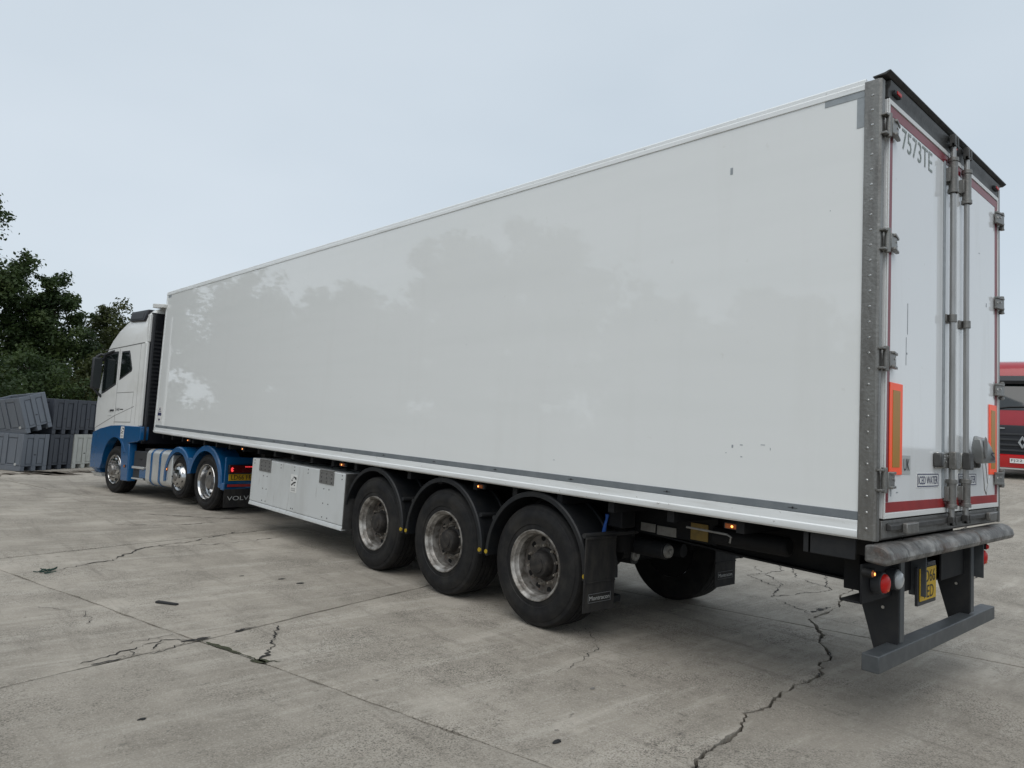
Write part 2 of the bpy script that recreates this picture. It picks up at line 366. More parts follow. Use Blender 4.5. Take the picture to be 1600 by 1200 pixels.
for k in range(len(NL) - 1):
    for j in range(len(UL) - 1):
        n0, n1, u0, u1 = NL[k], NL[k + 1], UL[j], UL[j + 1]
        cx, cy = G((n0 + n1) / 2, (u0 + u1) / 2)
        dist = math.hypot(cx + 3, cy - 1.5)
        R_ = 150 if dist < 5 else 90 if dist < 8 else 40 if dist < 12 else 14
        dz = (random.random() - .5) * .004
        us = [u0 + (u1 - u0) * b / R_ for b in range(R_ + 1)]; ns = [n0 + (n1 - n0) * a / R_ for a in range(R_ + 1)]
        D0 = [off_n(k, u) + gap(u, k, 1) for u in us]; D1 = [off_n(k + 1, u) - gap(u, k + 1, 1) for u in us]
        wa, wb = (1.5 if j == 7 else 1), (1.5 if j == 6 else 1)
        E0 = [off_u(j, n) + gap(n, j + 30, wa) for n in ns]; E1 = [off_u(j + 1, n) - gap(n, j + 31, wb) for n in ns]
        vs = []
        for a in range(R_ + 1):
            s_ = a / R_
            for b in range(R_ + 1):
                t_ = b / R_
                x, y = G(ns[a] + D0[b] * (1 - s_) ** 3 + D1[b] * s_ ** 3, us[b] + E0[a] * (1 - t_) ** 3 + E1[a] * t_ ** 3)
                edge = a in (0, R_) or b in (0, R_)
                vs.append((x, y, gh(x, y) + dz - (.005 if edge else 0)))
        W_ = R_ + 1
        fs = [(a * W_ + b, (a + 1) * W_ + b, (a + 1) * W_ + b + 1, a * W_ + b + 1) for a in range(R_) for b in range(R_)]
        loop = [a * W_ for a in range(R_)] + [R_ * W_ + b for b in range(R_)] + [a * W_ + R_ for a in range(R_, 0, -1)] + [b for b in range(R_, 0, -1)]
        base = len(vs); vs += [(vs[i][0], vs[i][1], vs[i][2] - .06) for i in loop]
        nl = len(loop); fs += [(loop[i], loop[(i + 1) % nl], base + (i + 1) % nl, base + i) for i in range(nl)]
        part('concrete_slab', MB().add(vs, fs), 'concrete', yard, angle=60)

def crack(pts, wid, seed, m='dirt', name='crack', rough=.05, n=34):
    P = [Vector((x, y, 0)) for x, y in pts]; line = []
    for i in range(len(P) - 1):
        d = P[i + 1] - P[i]; nn = Vector((-d.y, d.x, 0)).normalized()
        q = max(3, int(d.length * n))
        for a in range(q):
            t = a / q; s = (i + t) * 3.1
            wnd = min(1, min(t, 1 - t) * 5) if len(P) > 2 else 1
            line.append(P[i] + d * t + nn * rough * (fbm(s * 2.2 + seed, seed) * .7 + .35 * fbm(s * 9 + seed, seed + 2)) * (1.2 if wnd else 0))
    line.append(P[-1]); vs = []; fs = []
    for i, p in enumerate(line):
        d = line[min(i + 1, len(line) - 1)] - line[max(i - 1, 0)]; nn = Vector((-d.y, d.x, 0)).normalized()
        ww = wid * 1.05 * (.2 + max(0, .5 + 1.3 * fbm(i * .23, seed + 5))) * min(1, i / 3 + .15, (len(line) - 1 - i) / 3 + .15)
        for sg in (-1, 1):
            q = p + nn * ww * sg; vs.append((q.x, q.y, gh(q.x, q.y) + .0042))
    for i in range(len(line) - 1): fs.append((2 * i, 2 * i + 1, 2 * i + 3, 2 * i + 2))
    return part(name, MB().add(vs, fs), m, yard)
CR = [([(-2.77, 6.8), (-2.2, 7.1), (-1.7, 7.7), (-1.1, 7.9), (-.25, 8.45)], .008), ([(-1.7, 7.72), (-.9, 7.6), (.1, 7.8)], .006),
      ([(-1.75, 3.98), (-1.92, 3.62), (-1.98, 3.45), (-2.22, 3.2)], .009), ([(-2.42, 3.86), (-2.62, 3.98), (-2.86, 3.86), (-3.2, 3.72)], .006),
      ([(-2.5, 3.84), (-2.72, 3.72), (-3.0, 3.76)], .004), ([(-2.62, 3.98), (-2.75, 3.78)], .004), ([(-2.86, 3.86), (-2.9, 3.72)], .004), ([(-2.5, 4.1), (-2.7, 4.02), (-2.92, 4.02)], .003),
      ([(2.9, 1.68), (3.3, 2.3), (4.1, 2.6), (4.9, 3.4)], .006),
      ([(3.3, 2.3), (4.3, 2.1), (5.3, 2.6)], .005), ([(3.9, 2.55), (4.2, 3.1), (5.0, 3.0), (5.8, 3.6)], .006), ([(4.4, 2.1), (4.7, 2.7), (5.4, 3.1)], .005),
      ([(3.6, 3.2), (4.2, 3.4), (5.2, 4.2)], .005), ([(6.6, 1.2), (8.2, 1.5), (10.5, 2.4), (14, 3.0)], .012), ([(7.5, .7), (9, 1.0), (12, 1.3)], .01),
      ([(-.9, 10.6), (-.2, 9.9), (.3, 9.6)], .012), ([(-1.6, 9.6), (-.9, 9.3), (-.2, 9.4)], .009),
      ([(-.6, 1.9), (.1, 2.1), (.5, 2.6)], .003), ([(-3.2, 5.4), (-2.9, 5.0), (-2.95, 4.6)], .003)]
for i, (p, wd) in enumerate(CR): crack(p, wd, i + 3)
crack([(-2.40, 3.84), (-2.32, 3.6), (-2.26, 3.36), (-2.2, 3.12)], .019, 61, 'moss', 'moss_strip', .02, 40)
crack([(-2.52, 3.86), (-2.3, 3.88)], .03, 64, 'dirt', 'dirt_patch', .02, 40)
crack([(-2.27, 3.22), (-2.1, 3.10)], .035, 66, 'moss', 'moss_strip', .02, 40)
crack([(1.60, .93), (1.78, 1.0)], .022, 71, 'dirt', 'dirt_patch', .02, 50)
crack([(3.0, 1.72), (3.45, 1.72)], .03, 72, 'dirt', 'dirt_patch', .03, 50)
crack([(1.02, .76), (1.14, .8)], .018, 75, 'dirt', 'dirt_patch', .02, 50)
crack([(-2.1, 3.92), (-1.9, 3.97)], .03, 73, 'dirt', 'dirt_patch', .03, 40)
crack([(-3.15, 3.67), (-2.93, 3.70)], .022, 74, 'dirt', 'dirt_patch', .02, 40)

# ------------------------------------------------------------------ wheels (shared meshes)
def tyre_prof(R, W, rb, grooves=4):
    """closed tyre section: x from 0 (outer side) to W"""
    p = [(.014, rb), (.002, rb + .02), (.004, rb + .055), (-.004, rb + .06), (-.006, rb + (R - rb) * .42), (-.010, rb + (R - rb) * .47), (-.007, rb + (R - rb) * .62), (.004, R - .055), (.010, R - .05), (.016, R - .02), (.034, R - .006)]
    x0, x1 = .045, W - .045; p.append((x0, R - .003)); g = .007
    for i in range(grooves):
        c = x0 + (x1 - x0) * (i + 1) / (grooves + 1)
        p += [(c - g, R), (c - g * .7, R - .014), (c + g * .7, R - .014), (c + g, R)]
    p += [(x1, R - .003), (W - .034, R - .006), (W - .012, R - .03), (W, rb + (R - rb) * .5), (W - .01, rb)]
    return p
def holes(mb, x, rr, r, n, depth=.004, ph=0):
    for i in range(n):
        a = 2 * pi * (i + ph) / n; c = Vector((x, rr * cos(a), rr * sin(a)))
        mb.cyl(c, c + Vector((-depth, 0, 0)), r, r, 12)
    return mb
# trailer super single: deep outer dish, disc recessed, dark hub with studs
WM = {}
R0 = .525
WM['t_tyre'] = MB().lathe(tyre_prof(R0, .385, .292), 72, True).mesh('tyre', 'rubber')
WM['t_rim'] = MB().lathe([(.008, .305), (-.004, .302), (-.004, .294), (.008, .286), (.018, .274), (.05, .266), (.06, .258), (.12, .256), (.15, .262), (.33, .28), (.36, .292), (.345, .30)], 64).mesh('wheel', 'rim_dirty')
WM['t_disc'] = MB().lathe([(.14, .256), (.150, .235), (.152, .205), (.146, .19), (.146, .10), (.17, .10), (.17, .25)], 56).mesh('wheel_disc', 'disc_dirty')
WM['t_hub'] = MB().lathe([(.147, .145), (.13, .142), (.12, .118), (.06, .112), (.04, .10), (.032, .072), (.022, .07), (.018, .05), (.018, .001)], 40).mesh('hub', 'hub_dirty')
nm = MB()
for i in range(10):
    a = 2 * pi * i / 10; c = Vector((.1455, .1675 * cos(a), .1675 * sin(a)))
    nm.cyl(c, c - Vector((.012, 0, 0)), .022, .02, 12); nm.cyl(c - Vector((.01, 0, 0)), c - Vector((.045, 0, 0)), .016, .014, 6); nm.cyl(c - Vector((.04, 0, 0)), c - Vector((.062, 0, 0)), .009, .009, 6)
WM['t_nuts'] = nm.mesh('wheel_nuts', 'nuts_dirty')
WM['t_holes'] = holes(MB(), .1515, .222, .027, 10, .003, .5).mesh('hand_holes', 'hole')
DARKP = ('wheel_nuts', 'hand_holes')
def wheel(parent, loc, kinds, flip=False, name='wheel', rz=0, spin=0):
    rim, rest = kinds[0], kinds[1:]
    o = part(name, WM[rim], None, parent, loc=loc, rot=(spin, 0, (pi if flip else 0) + rz))
    for nme, k in rest: part(nme, WM[k], None, o, loc=(0, 0, 0), kind='stuff' if nme in DARKP else None)
    return o
TW = ['t_rim', ('tyre', 't_tyre'), ('wheel_disc', 't_disc'), ('hub', 't_hub'), ('wheel_nuts', 't_nuts'), ('hand_holes', 't_holes')]

# ------------------------------------------------------------------ the box trailer
LT, WT = 13.64, 2.62
T = thing('semi_trailer', 'long white refrigerated box semi-trailer with three axles and steel rear doors', 'trailer', (1.31, 6.8, 0), off=(1.31, 6.8, 0))
side = part('side_panel', MB().box(0.006, .07, .1, 13.60, 1.30, 3.95), 'panel', T, label='smooth glossy white side panel')
part('side_panel', MB().box(WT - .07, WT - .006, .1, 13.60, 1.30, 3.95), 'panel', T)
part('roof', MB().box(.03, WT - .03, .06, 13.60, 3.955, 4.0), 'rail', T)
part('front_wall', MB().box(.03, WT - .03, 13.601, LT - .002, 1.2, 3.99), 'panel', T)
part('floor', MB().box(.061, WT - .061, .11, 13.55, 1.172, 1.29), 'chassis', T)
for sgn in (0, 1):
    fx = (lambda x: x) if not sgn else (lambda x: WT - x)
    pr = lambda P: [(fx(a), b) for a, b in P]
    part('top_rail', MB().prism(pr([(-.002, 3.938), (-.002, 3.972), (.003, 3.976), (.003, 4.003), (.012, 4.014), (.06, 4.014), (.06, 3.938)]), 'y', .098, LT), 'rail', T, .002)
    part('bottom_rail', MB().prism(pr([(-.003, 1.282), (-.003, 1.226), (-.009, 1.222), (-.009, 1.198), (-.004, 1.184), (.012, 1.172), (.06, 1.172), (.06, 1.282)]), 'y', .102, LT - .02), 'rail', T, .002)
    part('rubbing_strip', MB().box(min(fx(.001), fx(.05)), max(fx(.001), fx(.05)), .102, 13.55, 1.284, 1.334), 'strip', T, .003)
    part('front_corner_post', MB().prism(pr([(-.004, 13.5), (-.004, 13.60), (.012, LT), (.05, LT + .004), (.05, 13.5)]), 'z', 1.284, 3.937), 'rail', T, .004) if sgn else None
    part('front_corner_post', MB().prism(pr([(-.001, 13.56), (-.001, 13.62), (.012, LT), (.05, LT + .004), (.05, 13.56)]), 'z', 1.284, 3.937), 'rail', T, .004) if not sgn else None
bl = MB()
for i in range(14):
    y = .5 + i * .95; bl.cyl((.001, y, 1.309), (-.003, y, 1.309), .007, .006, 8); bl.box(-.001, .002, y - .03, y + .03, 1.306, 1.3085)
part('strip_bolts', bl, 'ink', T, kind='stuff')
# grey tape at the top corners
part('corner_tape', MB().box(.003, .0075, .1, .35, 3.895, 3.937), 'tape_grey', T)
part('corner_tape', MB().box(.0035, .0075, .1, .147, 3.70, 3.893), 'tape_grey', T)
part('corner_tape', MB().box(.003, .0075, 13.36, 13.555, 3.885, 3.937), 'tape_grey', T)
# small front sticker
st = part('notice_sticker', MB().box(.004, .0065, 13.20, 13.52, 1.40, 1.70), 'sticker', T)
part('sticker_print', MB().prism([(13.37, 1.69), (13.32, 1.63), (13.42, 1.63)], 'x', .0025, .004).box(.0025, .004, 13.26, 13.47, 1.52, 1.58).prism([(13.30, 1.46), (13.43, 1.46), (13.365, 1.41)], 'x', .0025, .004).box(.0025, .004, 13.28, 13.45, 1.60, 1.615), 'navy', st, loc=(0, 0, 0))
# scuffs on the panel
sc = MB()
for y, z, l, h in [(.93, 1.66, .012, .02), (.86, 1.68, .02, .006), (.98, 1.62, .006, .006), (.86, 1.60, .014, .006), (.70, 1.69, .03, .004), (.66, 1.66, .004, .016), (1.0, 3.60, .02, .05), (.3, 3.2, .005, .005), (3.9, 2.5, .006, .006), (2.6, 1.45, .02, .004), (5.0, 2.9, .005, .005)]:
    sc.box(.0045, .0065, y, y + l, z, z + h)
part('scuff_marks', sc, 'tape_grey', T, kind='stuff')

# --- rear frame
for sgn in (0, 1):
    x0, x1 = (-.004, .075) if not sgn else (WT - .075, WT + .004)
    fx = (lambda x: x) if not sgn else (lambda x: WT - x)
    ps = part('rear_post', MB().prism([(fx(-.005), .1), (fx(-.005), .012), (fx(.006), -.002), (fx(.05), -.002), (fx(.052), .02), (fx(.088), .02), (fx(.088), .1)], 'z', 1.172, 3.985), 'steel', T, .003)
    rv = MB()
    for i in range(29):
        z = 1.24 + i * .0945; a, b = (fx(-.005), fx(-.0105)); rv.cyl((a, .052, z), (b, .052, z), .0095, .005, 10)
    part('rivets', rv, 'steel_bright', ps, loc=(0, 0, 0), kind='stuff')
hd = part('rear_header', MB().prism([(.1, 3.893), (-.004, 3.893), (-.006, 3.94), (-.02, 3.965), (-.02, 4.0), (.1, 4.008)], 'x', .089, WT - .089), 'steel_dark', T, .003)
part('rain_gutter', MB().prism([(.06, 4.016), (-.01, 4.022), (-.034, 4.030), (-.046, 4.029), (-.044, 4.021), (-.02, 4.006), (.06, 4.009)], 'x', .012, WT + .01), 'steel_dark', T, .003)
for x in (.2, 1.31, 2.42):
    ml = part('marker_lamp', MB().box(x - .05, x + .05, -.028, -.006, 3.925, 3.955), 'cab_trim', T, .004)
    part('lens', MB().box(x - .035, x + .035, -.034, -.028, 3.929, 3.951), 'lens_red', ml, .003, loc=(0, 0, 0))
part('rear_sill', MB().prism([(.1, 1.172), (.012, 1.172), (.0, 1.185), (.0, 1.288), (.1, 1.288)], 'x', .09, WT - .09), 'steel', T, .003)
part('sill_ledge', MB().prism([(-.001, 1.225), (-.03, 1.23), (-.03, 1.262), (-.001, 1.272)], 'x', .16, WT - .16), 'steel_dark', T, .004)
for x in (.33, WT - .33 - .2):
    part('stop_block', MB().box(x, x + .2, -.062, -.031, 1.208, 1.27), 'steel', T, .006)
# --- doors
DZ0, DZ1 = 1.30, 3.885
for sgn in (0, 1):
    x0, x1 = (.092, 1.352) if not sgn else (1.378, WT - .092)
    d = part('rear_door', MB().box(x0, x1, -.004, .06, DZ0, DZ1), 'door', T, .004, label='white rear door with dark red reflective border')
    e = .02
    for q in ((x0, x0 + e, DZ0, DZ1), (x1 - e, x1, DZ0, DZ1), (x0 + e + .001, x1 - e - .001, DZ0, DZ0 + .032), (x0 + e + .001, x1 - e - .001, DZ1 - .032, DZ1)):
        part('door_edge', MB().box(q[0], q[1], -.012, -.0045, q[2], q[3]), 'sticker', d, .002, loc=(0, 0, 0))
    t0, t1 = x0 + e + .002, x1 - e - .002; zz0, zz1 = DZ0 + .036, DZ1 - .036
    xo = (t0, t0 + .055) if not sgn else (t1 - .055, t1)
    part('reflective_tape', MB().box(xo[0], xo[1], -.0065, -.0042, zz0 + .062, zz1 - .062), 'red_tape', d, loc=(0, 0, 0))
    part('reflective_tape', MB().box(t0, t1, -.0065, -.0042, zz1 - .06, zz1), 'red_tape', d, loc=(0, 0, 0))
    part('reflective_tape', MB().box(t0, t1, -.0065, -.0042, zz0, zz0 + .06), 'red_tape_bright', d, loc=(0, 0, 0))
    # grey inner profile beside the rods
    xr = 1.215 if not sgn else 1.533
    gx = (xr - .075, xr - .045) if not sgn else (xr + .05, xr + .07)
    part('door_profile', MB().box(gx[0], gx[1], -.014, -.0042, zz0 + .065, zz1 - .05), 'tape_grey', d, .002, loc=(0, 0, 0)) if not sgn else None
    # hinges
    for z in (3.69, 2.97, 2.25, 1.53):
        fx = (lambda x: x) if not sgn else (lambda x: WT - x)
        B = lambda m_, a, b, *r: m_.box(min(fx(a), fx(b)), max(fx(a), fx(b)), *r)
        hm = MB(); B(hm, -.008, .075, -.034, -.003, z + .052, z + .066); B(hm, -.008, .075, -.034, -.003, z - .066, z - .052)
        hm.cyl((fx(.052), -.026, z - .075), (fx(.052), -.026, z + .075), .017, .017, 12)
        h = part('hinge', hm, 'steel', T, .003)
        sm = MB(); sm.prism([(fx(.06), -.024), (fx(.215), -.013), (fx(.215), -.026), (fx(.15), -.042), (fx(.06), -.046)], 'z', z - .048, z + .048)
        for dz_ in (-.05, .034): sm.prism([(fx(.09), -.024), (fx(.222), -.013), (fx(.222), -.034), (fx(.1), -.058)], 'z', z + dz_, z + dz_ + .016)
        part('hinge_strap', sm, 'steel', h, .003, loc=(0, 0, 0))
        part('hinge_bolts', MB().cyl((fx(.19), -.024, z), (fx(.19), -.034, z), .012, .010, 8).cyl((fx(.15), -.036, z + .008), (fx(.15), -.046, z + .008), .009, .008, 8), 'steel_bright', h, loc=(0, 0, 0), kind='stuff')
part('door_seal', MB().box(1.3525, 1.3775, -.02, .03, DZ0, DZ1), 'rubber', T, .003)
for sgn, xr in ((0, 1.215), (1, 1.533)):
    r = part('lock_rod', MB().cyl((xr, -.045, 1.215), (xr, -.045, 4.0), .019, .019, 20), 'steel_bright', T)
    r.data.materials.clear(); r.data.materials.append(M['rod_steel'])
    for z, h in ((3.70, .13), (1.43, .1)):
        gd = MB().cyl((xr, -.045, z - h), (xr, -.045, z + h), .030, .030, 16)
        gd.cyl((xr, -.045, z + h - .03), (xr, -.045, z + h), .036, .036, 16); gd.cyl((xr, -.045, z - h), (xr, -.045, z - h + .03), .036, .036, 16)
        gd.box(xr - .05, xr + .05, -.04, -.0045, z - .05, z + .05)
        part('rod_guide', gd, 'steel', r, .003, loc=(0, 0, 0))
    g2 = MB(); z = 2.66
    g2.box(xr - .055, xr + .055, -.022, -.0045, z - .028, z + .028).cyl((xr, -.045, z - .028), (xr, -.045, z + .028), .028, .028, 14); part('rod_guide', g2, 'steel', r, .003, loc=(0, 0, 0))
    for z0, z1 in ((3.91, 3.995), (1.215, 1.275)):
        part('locking_cam', MB().box(xr - .042, xr + .042, -.066, -.045, z0, z0 + .022).box(xr - .042, xr - .02, -.07, -.031, z0, z1).box(xr + .02, xr + .042, -.07, -.031, z0, z1), 'steel_dark', r, .003, loc=(0, 0, 0))
    # lock with handle hub
    lx = (.98, 1.25) if not sgn else (1.50, 1.84)
    lk_ = part('door_lock', MB().box(lx[0], lx[1], -.035, -.0045, 1.605, 1.715), 'steel_bright', T, .008)
    part('lock_clamp', MB().box(xr - .045, xr + .045, -.085, -.0355, 1.60, 1.722), 'steel_dark' if sgn else 'steel', lk_, .008, loc=(0, 0, 0))
    hx = (lx[0] - .025, lx[0] + .03) if not sgn else (lx[1] - .03, lx[1] + .02)
    part('lock_catch', MB().box(hx[0], hx[1], -.06, -.005, 1.612, 1.708), 'steel_dark', lk_, .012, loc=(0, 0, 0))
    # raised cast relief on the lock plates
    rl = MB()
    for i in range(9):
        a = random.uniform(lx[0] + .06, lx[1] - .08); z = random.uniform(1.625, 1.69)
        rl.box(a, a + random.uniform(.02, .05), -.041, -.035, z, z + random.uniform(.008, .02))
    part('lock_relief', rl, 'steel_bright', lk_, .003, loc=(0, 0, 0), kind='stuff')
# security cover on the right lock: grey curved fin with an S mark
bag = part('lock_cover', MB().loft([[(1.62, -.05, 1.85), (1.70, -.05, 1.845), (1.70, -.07, 1.845), (1.62, -.07, 1.85)], [(1.60, -.05, 1.82), (1.74, -.05, 1.835), (1.74, -.11, 1.835), (1.60, -.11, 1.82)],
     [(1.60, -.04, 1.76), (1.83, -.04, 1.77), (1.83, -.12, 1.77), (1.60, -.12, 1.76)], [(1.62, -.04, 1.70), (1.93, -.04, 1.70), (1.93, -.12, 1.70), (1.62, -.12, 1.70)], [(1.66, -.05, 1.648), (2.03, -.05, 1.655), (2.03, -.10, 1.655), (1.66, -.10, 1.648)]]), 'bag_grey', T, .012)
part('cover_grip', MB().loft([[(x0_ + a * .036 * cos(t), y_, zc + b * sin(t)) for t in [2 * pi * i / 20 for i in range(20)]] for y_, x0_, zc, a, b in ((-.122, 1.645, 1.765, 1, .082), (-.128, 1.645, 1.765, .85, .074))]), 'hinge_plate', bag, loc=(0, 0, 0))
part('cover_emblem', flat(text('S', 1.80, 1.89, 1.675, 1.735, (0, -.1205, 0), (1, 0, 0), (0, 0, 1), .002), 'ink', 'cover_emblem'), None, bag, loc=(0, 0, 0))
part('seal_cable', MB().tube([(1.70, -.09, 1.66), (1.69, -.10, 1.55), (1.71, -.10, 1.46), (1.755, -.10, 1.42), (1.79, -.10, 1.50), (1.78, -.09, 1.66)], .0035, 6), 'steel_bright', bag, loc=(0, 0, 0))
bag.location.x += .07
# markers, plates and lettering on the doors
for sgn, x0, x1 in ((0, .165, .375), (1, 2.27, 2.48)):
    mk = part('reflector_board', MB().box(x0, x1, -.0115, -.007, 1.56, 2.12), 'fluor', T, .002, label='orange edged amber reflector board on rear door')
    part('amber_field', MB().box(x0 + .045, x1 - .045, -.0135, -.0115, 1.605, 2.075), 'amber_marker', mk, loc=(0, 0, 0))
uk = part('country_sticker', MB().box(.392, .535, -.0065, -.0042, 1.562, 1.68), 'sticker_grey', T)
part('lettering', flat(text('UK', .413, .515, 1.585, 1.66, (0, -.0065, 0), (1, 0, 0), (0, 0, 1)), 'ink', 'lettering'), None, uk, loc=(0, 0, 0))
for x0, x1 in ((.655, 1.075), (1.49, 1.94)):
    lb = part('name_plate', MB().box(x0, x1, -.0065, -.0042, 1.475, 1.572), 'sticker', T)
    b = .006
    part('plate_border', MB().box(x0 + b, x1 - b, -.0078, -.0066, 1.481, 1.487).box(x0 + b, x1 - b, -.0078, -.0066, 1.56, 1.566).box(x0 + b, x0 + 2 * b, -.0078, -.0066, 1.488, 1.559).box(x1 - 2 * b, x1 - b, -.0078, -.0066, 1.488, 1.559), 'navy', lb, loc=(0, 0, 0))
    part('lettering', flat(text('ICED WATER', x0 + .025, x1 - .025, 1.498, 1.55, (0, -.0065, 0), (1, 0, 0), (0, 0, 1)), 'navy', 'lettering'), None, lb, loc=(0, 0, 0))
part('fleet_number', flat(text('7573TE', .33, .90, 3.635, 3.775, (0, -.0042, 0), (1, 0, 0), (0, 0, 1)), 'ink_green', 'fleet_number'), None, T)
sc = MB()
for x, z, l, h in [(.46, 2.45, .006, .2), (.44, 2.25, .004, .18), (.45, 2.32, .012, .012), (.21, 1.43, .008, .05), (2.2, 2.9, .01, .03), (2.0, 3.3, .02, .004), (.3, 1.45, .03, .006)]:
    sc.box(x, x + l, -.0062, -.0042, z, z + h)
part('door_scratches', sc, 'tape_grey', T, kind='stuff')
# --- dock bumper: three worn segments
for x0, x1 in ((-.03, .88), (.905, 1.70), (1.725, 2.63)):
    P = [(.05, 1.055), (.05, 1.150), (-.02, 1.160), (-.06, 1.150), (-.090, 1.122), (-.100, 1.085), (-.090, 1.055), (-.06, 1.045)]
    part('bumper_segment', MB().prism(P, 'x', x0, x1), 'bumper', T, .012)
# --- chassis
for x in (.72, WT - .72 - .14):
    B = MB().prism([(.12, .80), (1.2, .83), (2.2, .88), (10.2, .9), (11.2, 1.05), (13.2, 1.08), (13.2, 1.165), (.12, 1.165)], 'x', x + .06, x + .08)
    B.prism([(.12, .785), (1.2, .815), (2.2, .865), (10.2, .885), (10.2, .899), (2.2, .879), (1.2, .829), (.12, .799)], 'x', x, x + .14)
    part('chassis_beam', B, 'chassis', T)
for i in range(24):
    y = .3 + i * .56
    part('cross_member', MB().box(.06, WT - .06, y, y + .06, 1.085, 1.168), 'chassis', T)
for y in (2.826, 4.136, 5.446):
    ax_ = part('axle', MB().cyl((.35, y, .525), (WT - .35, y, .525), .07, .07, 14), 'chassis_grey', T)
    for x in (.78, WT - .78):
        part('suspension_arm', MB().prism([(y + .55, .82), (y + .62, .70), (y + .1, .55), (y - .42, .60), (y - .45, .66), (y, .68), (y + .42, .88)], 'x', x - .05, x + .05), 'chassis', ax_, loc=(0, 0, 0))
        part('air_spring', MB().cyl((x, y - .36, .66), (x, y - .36, .80), .11, .13, 16).cyl((x, y - .36, .80), (x, y - .36, .98), .13, .10, 16), 'chassis', ax_, loc=(0, 0, 0))
        part('brake_chamber', MB().cyl((x + (.14 if x < 1.3 else -.14), y - .16, .60), (x + (.14 if x < 1.3 else -.14), y - .42, .60), .075, .065, 16), 'chassis_grey', ax_, loc=(0, 0, 0))
hangers = [2.85 + .58, 4.16 + .58, 5.47 + .58]
for y in hangers:
    for x in (.78, WT - .78):
        part('hanger_bracket', MB().prism([(y - .12, .90), (y + .2, .90), (y + .08, .62), (y - .08, .62)], 'x', x - .07, x + .07), 'chassis', T)
for x, y, z, r, l in ((.9, 2.05, .715, .075, .35), (.92, 2.42, .62, .07, .32)):
    tk = part('brake_canister', MB().cyl((x, y, z), (x, y + l, z), r, r, 20), 'chassis_grey', T, .008)
    part('canister_cap', MB().cyl((x + .0, y - .035, z), (x, y - .001, z), r * .72, r * .8, 18).cyl((x, y - .05, z), (x, y - .035, z), r * .3, r * .3, 10), 'data_plate', tk, .006, loc=(0, 0, 0))
part('air_reservoir', MB().cyl((1.31, 7.0, .75), (1.31, 8.0, .75), .15, .15, 20), 'chassis_grey', T, .03)
part('air_reservoir', MB().cyl((.5, .75, .985), (.5, 1.35, .985), .07, .07, 18), 'chassis', T, .02)
# wheels: outer face of the tyre near the side line
for i, y in enumerate((2.826, 4.136, 5.446)):
    wheel(T, (-1.31 + .055, y - 6.8, .525), TW, spin=.4 + i * 1.1)
    wr = wheel(T, (1.31 - .18, y - 6.8, .525), TW, flip=True, spin=i * .7)
    part('dark_drum_backing', MB().lathe([(.16, .001), (.16, .21), (.34, .215), (.36, .285), (.372, .285), (.372, .001)], 32), 'hole', wr, loc=(0, 0, 0))  # near-black disc added so the far wheel's inside looks shaded
    for x0, x1, s_ in ((.02, .43, 1), (WT - .555, WT - .145, 0)):
        q = .585; th = .012
        prof = [(x0, q), (x0, q + .035), (x0 + .012, q + .045), (x0 + .05, q + .045), (x0 + .06, q + .032), (x1 - .06, q + .032), (x1 - .05, q + .045), (x1 - .012, q + .045), (x1, q + .035), (x1, q), (x1 - .02, q), (x1 - .03, q + .02), (x0 + .03, q + .02), (x0 + .02, q)]
        mg = part('mudguard', MB().arc(y, .53, prof, radians(-2), radians(182), 36), 'guard', T)
        xm = x0 if s_ else x1
        if s_:
            for sy in (-1, 1):
                part('reflector_stud', MB().cyl((x0 - .006, y + sy * (q + .022), .545), (x0 + .006, y + sy * (q + .022), .545), .019, .021, 14), 'yellow_dot', mg, loc=(0, 0, 0))
            for sy, zz in ((-1, .33), (1, .33)):
                part('guard_stay', MB().cyl((x0 + .03, y + sy * .56, .53 + zz), (.75, y + sy * .56, .53 + zz), .021, .021, 10), 'chassis_grey', mg, loc=(0, 0, 0))
# mud flaps with maker lettering
for x0, x1 in ((-.03, .35), (1.89, 2.27)):
    fl = part('mud_flap', MB().box(x0, x1, 2.17, 2.185, .27, .865), 'flap', T, .004)
    for z in (.50, .845): part('flap_ridge', MB().box(x0 + .004, x1 - .004, 2.162, 2.1695, z, z + .013), 'flap', fl, .002, loc=(0, 0, 0))
    b0, b1, z0, z1 = x0 + .05, x1 - .05, .345, .415
    part('lettering_frame', MB().box(b0, b1, 2.166, 2.1695, z0, z0 + .003).box(b0, b1, 2.166, 2.1695, z1 - .003, z1).box(b0, b0 + .003, 2.166, 2.1695, z0 + .005, z1 - .005).box(b1 - .003, b1, 2.166, 2.1695, z0 + .005, z1 - .005), 'lettering_grey', fl, loc=(0, 0, 0))
    part('lettering', flat(text('Montracon', b0 + .015, b1 - .015, z0 + .018, z1 - .018, (0, 2.1695, 0), (1, 0, 0), (0, 0, 1)), 'sticker_grey', 'lettering'), None, fl, loc=(0, 0, 0))
    part('flap_bracket', MB().cyl((x0 + .0, 2.20, .875), (x1 + .25 if x0 < 1 else x0 - .25, 2.20, .875), .02, .02, 10), 'chassis_grey', fl, loc=(0, 0, 0))
part('support_leg', MB().box(.50, .64, 2.42, 2.54, .30, .87).box(.45, .70, 2.37, 2.6, .24, .30), 'chassis', T, .01)
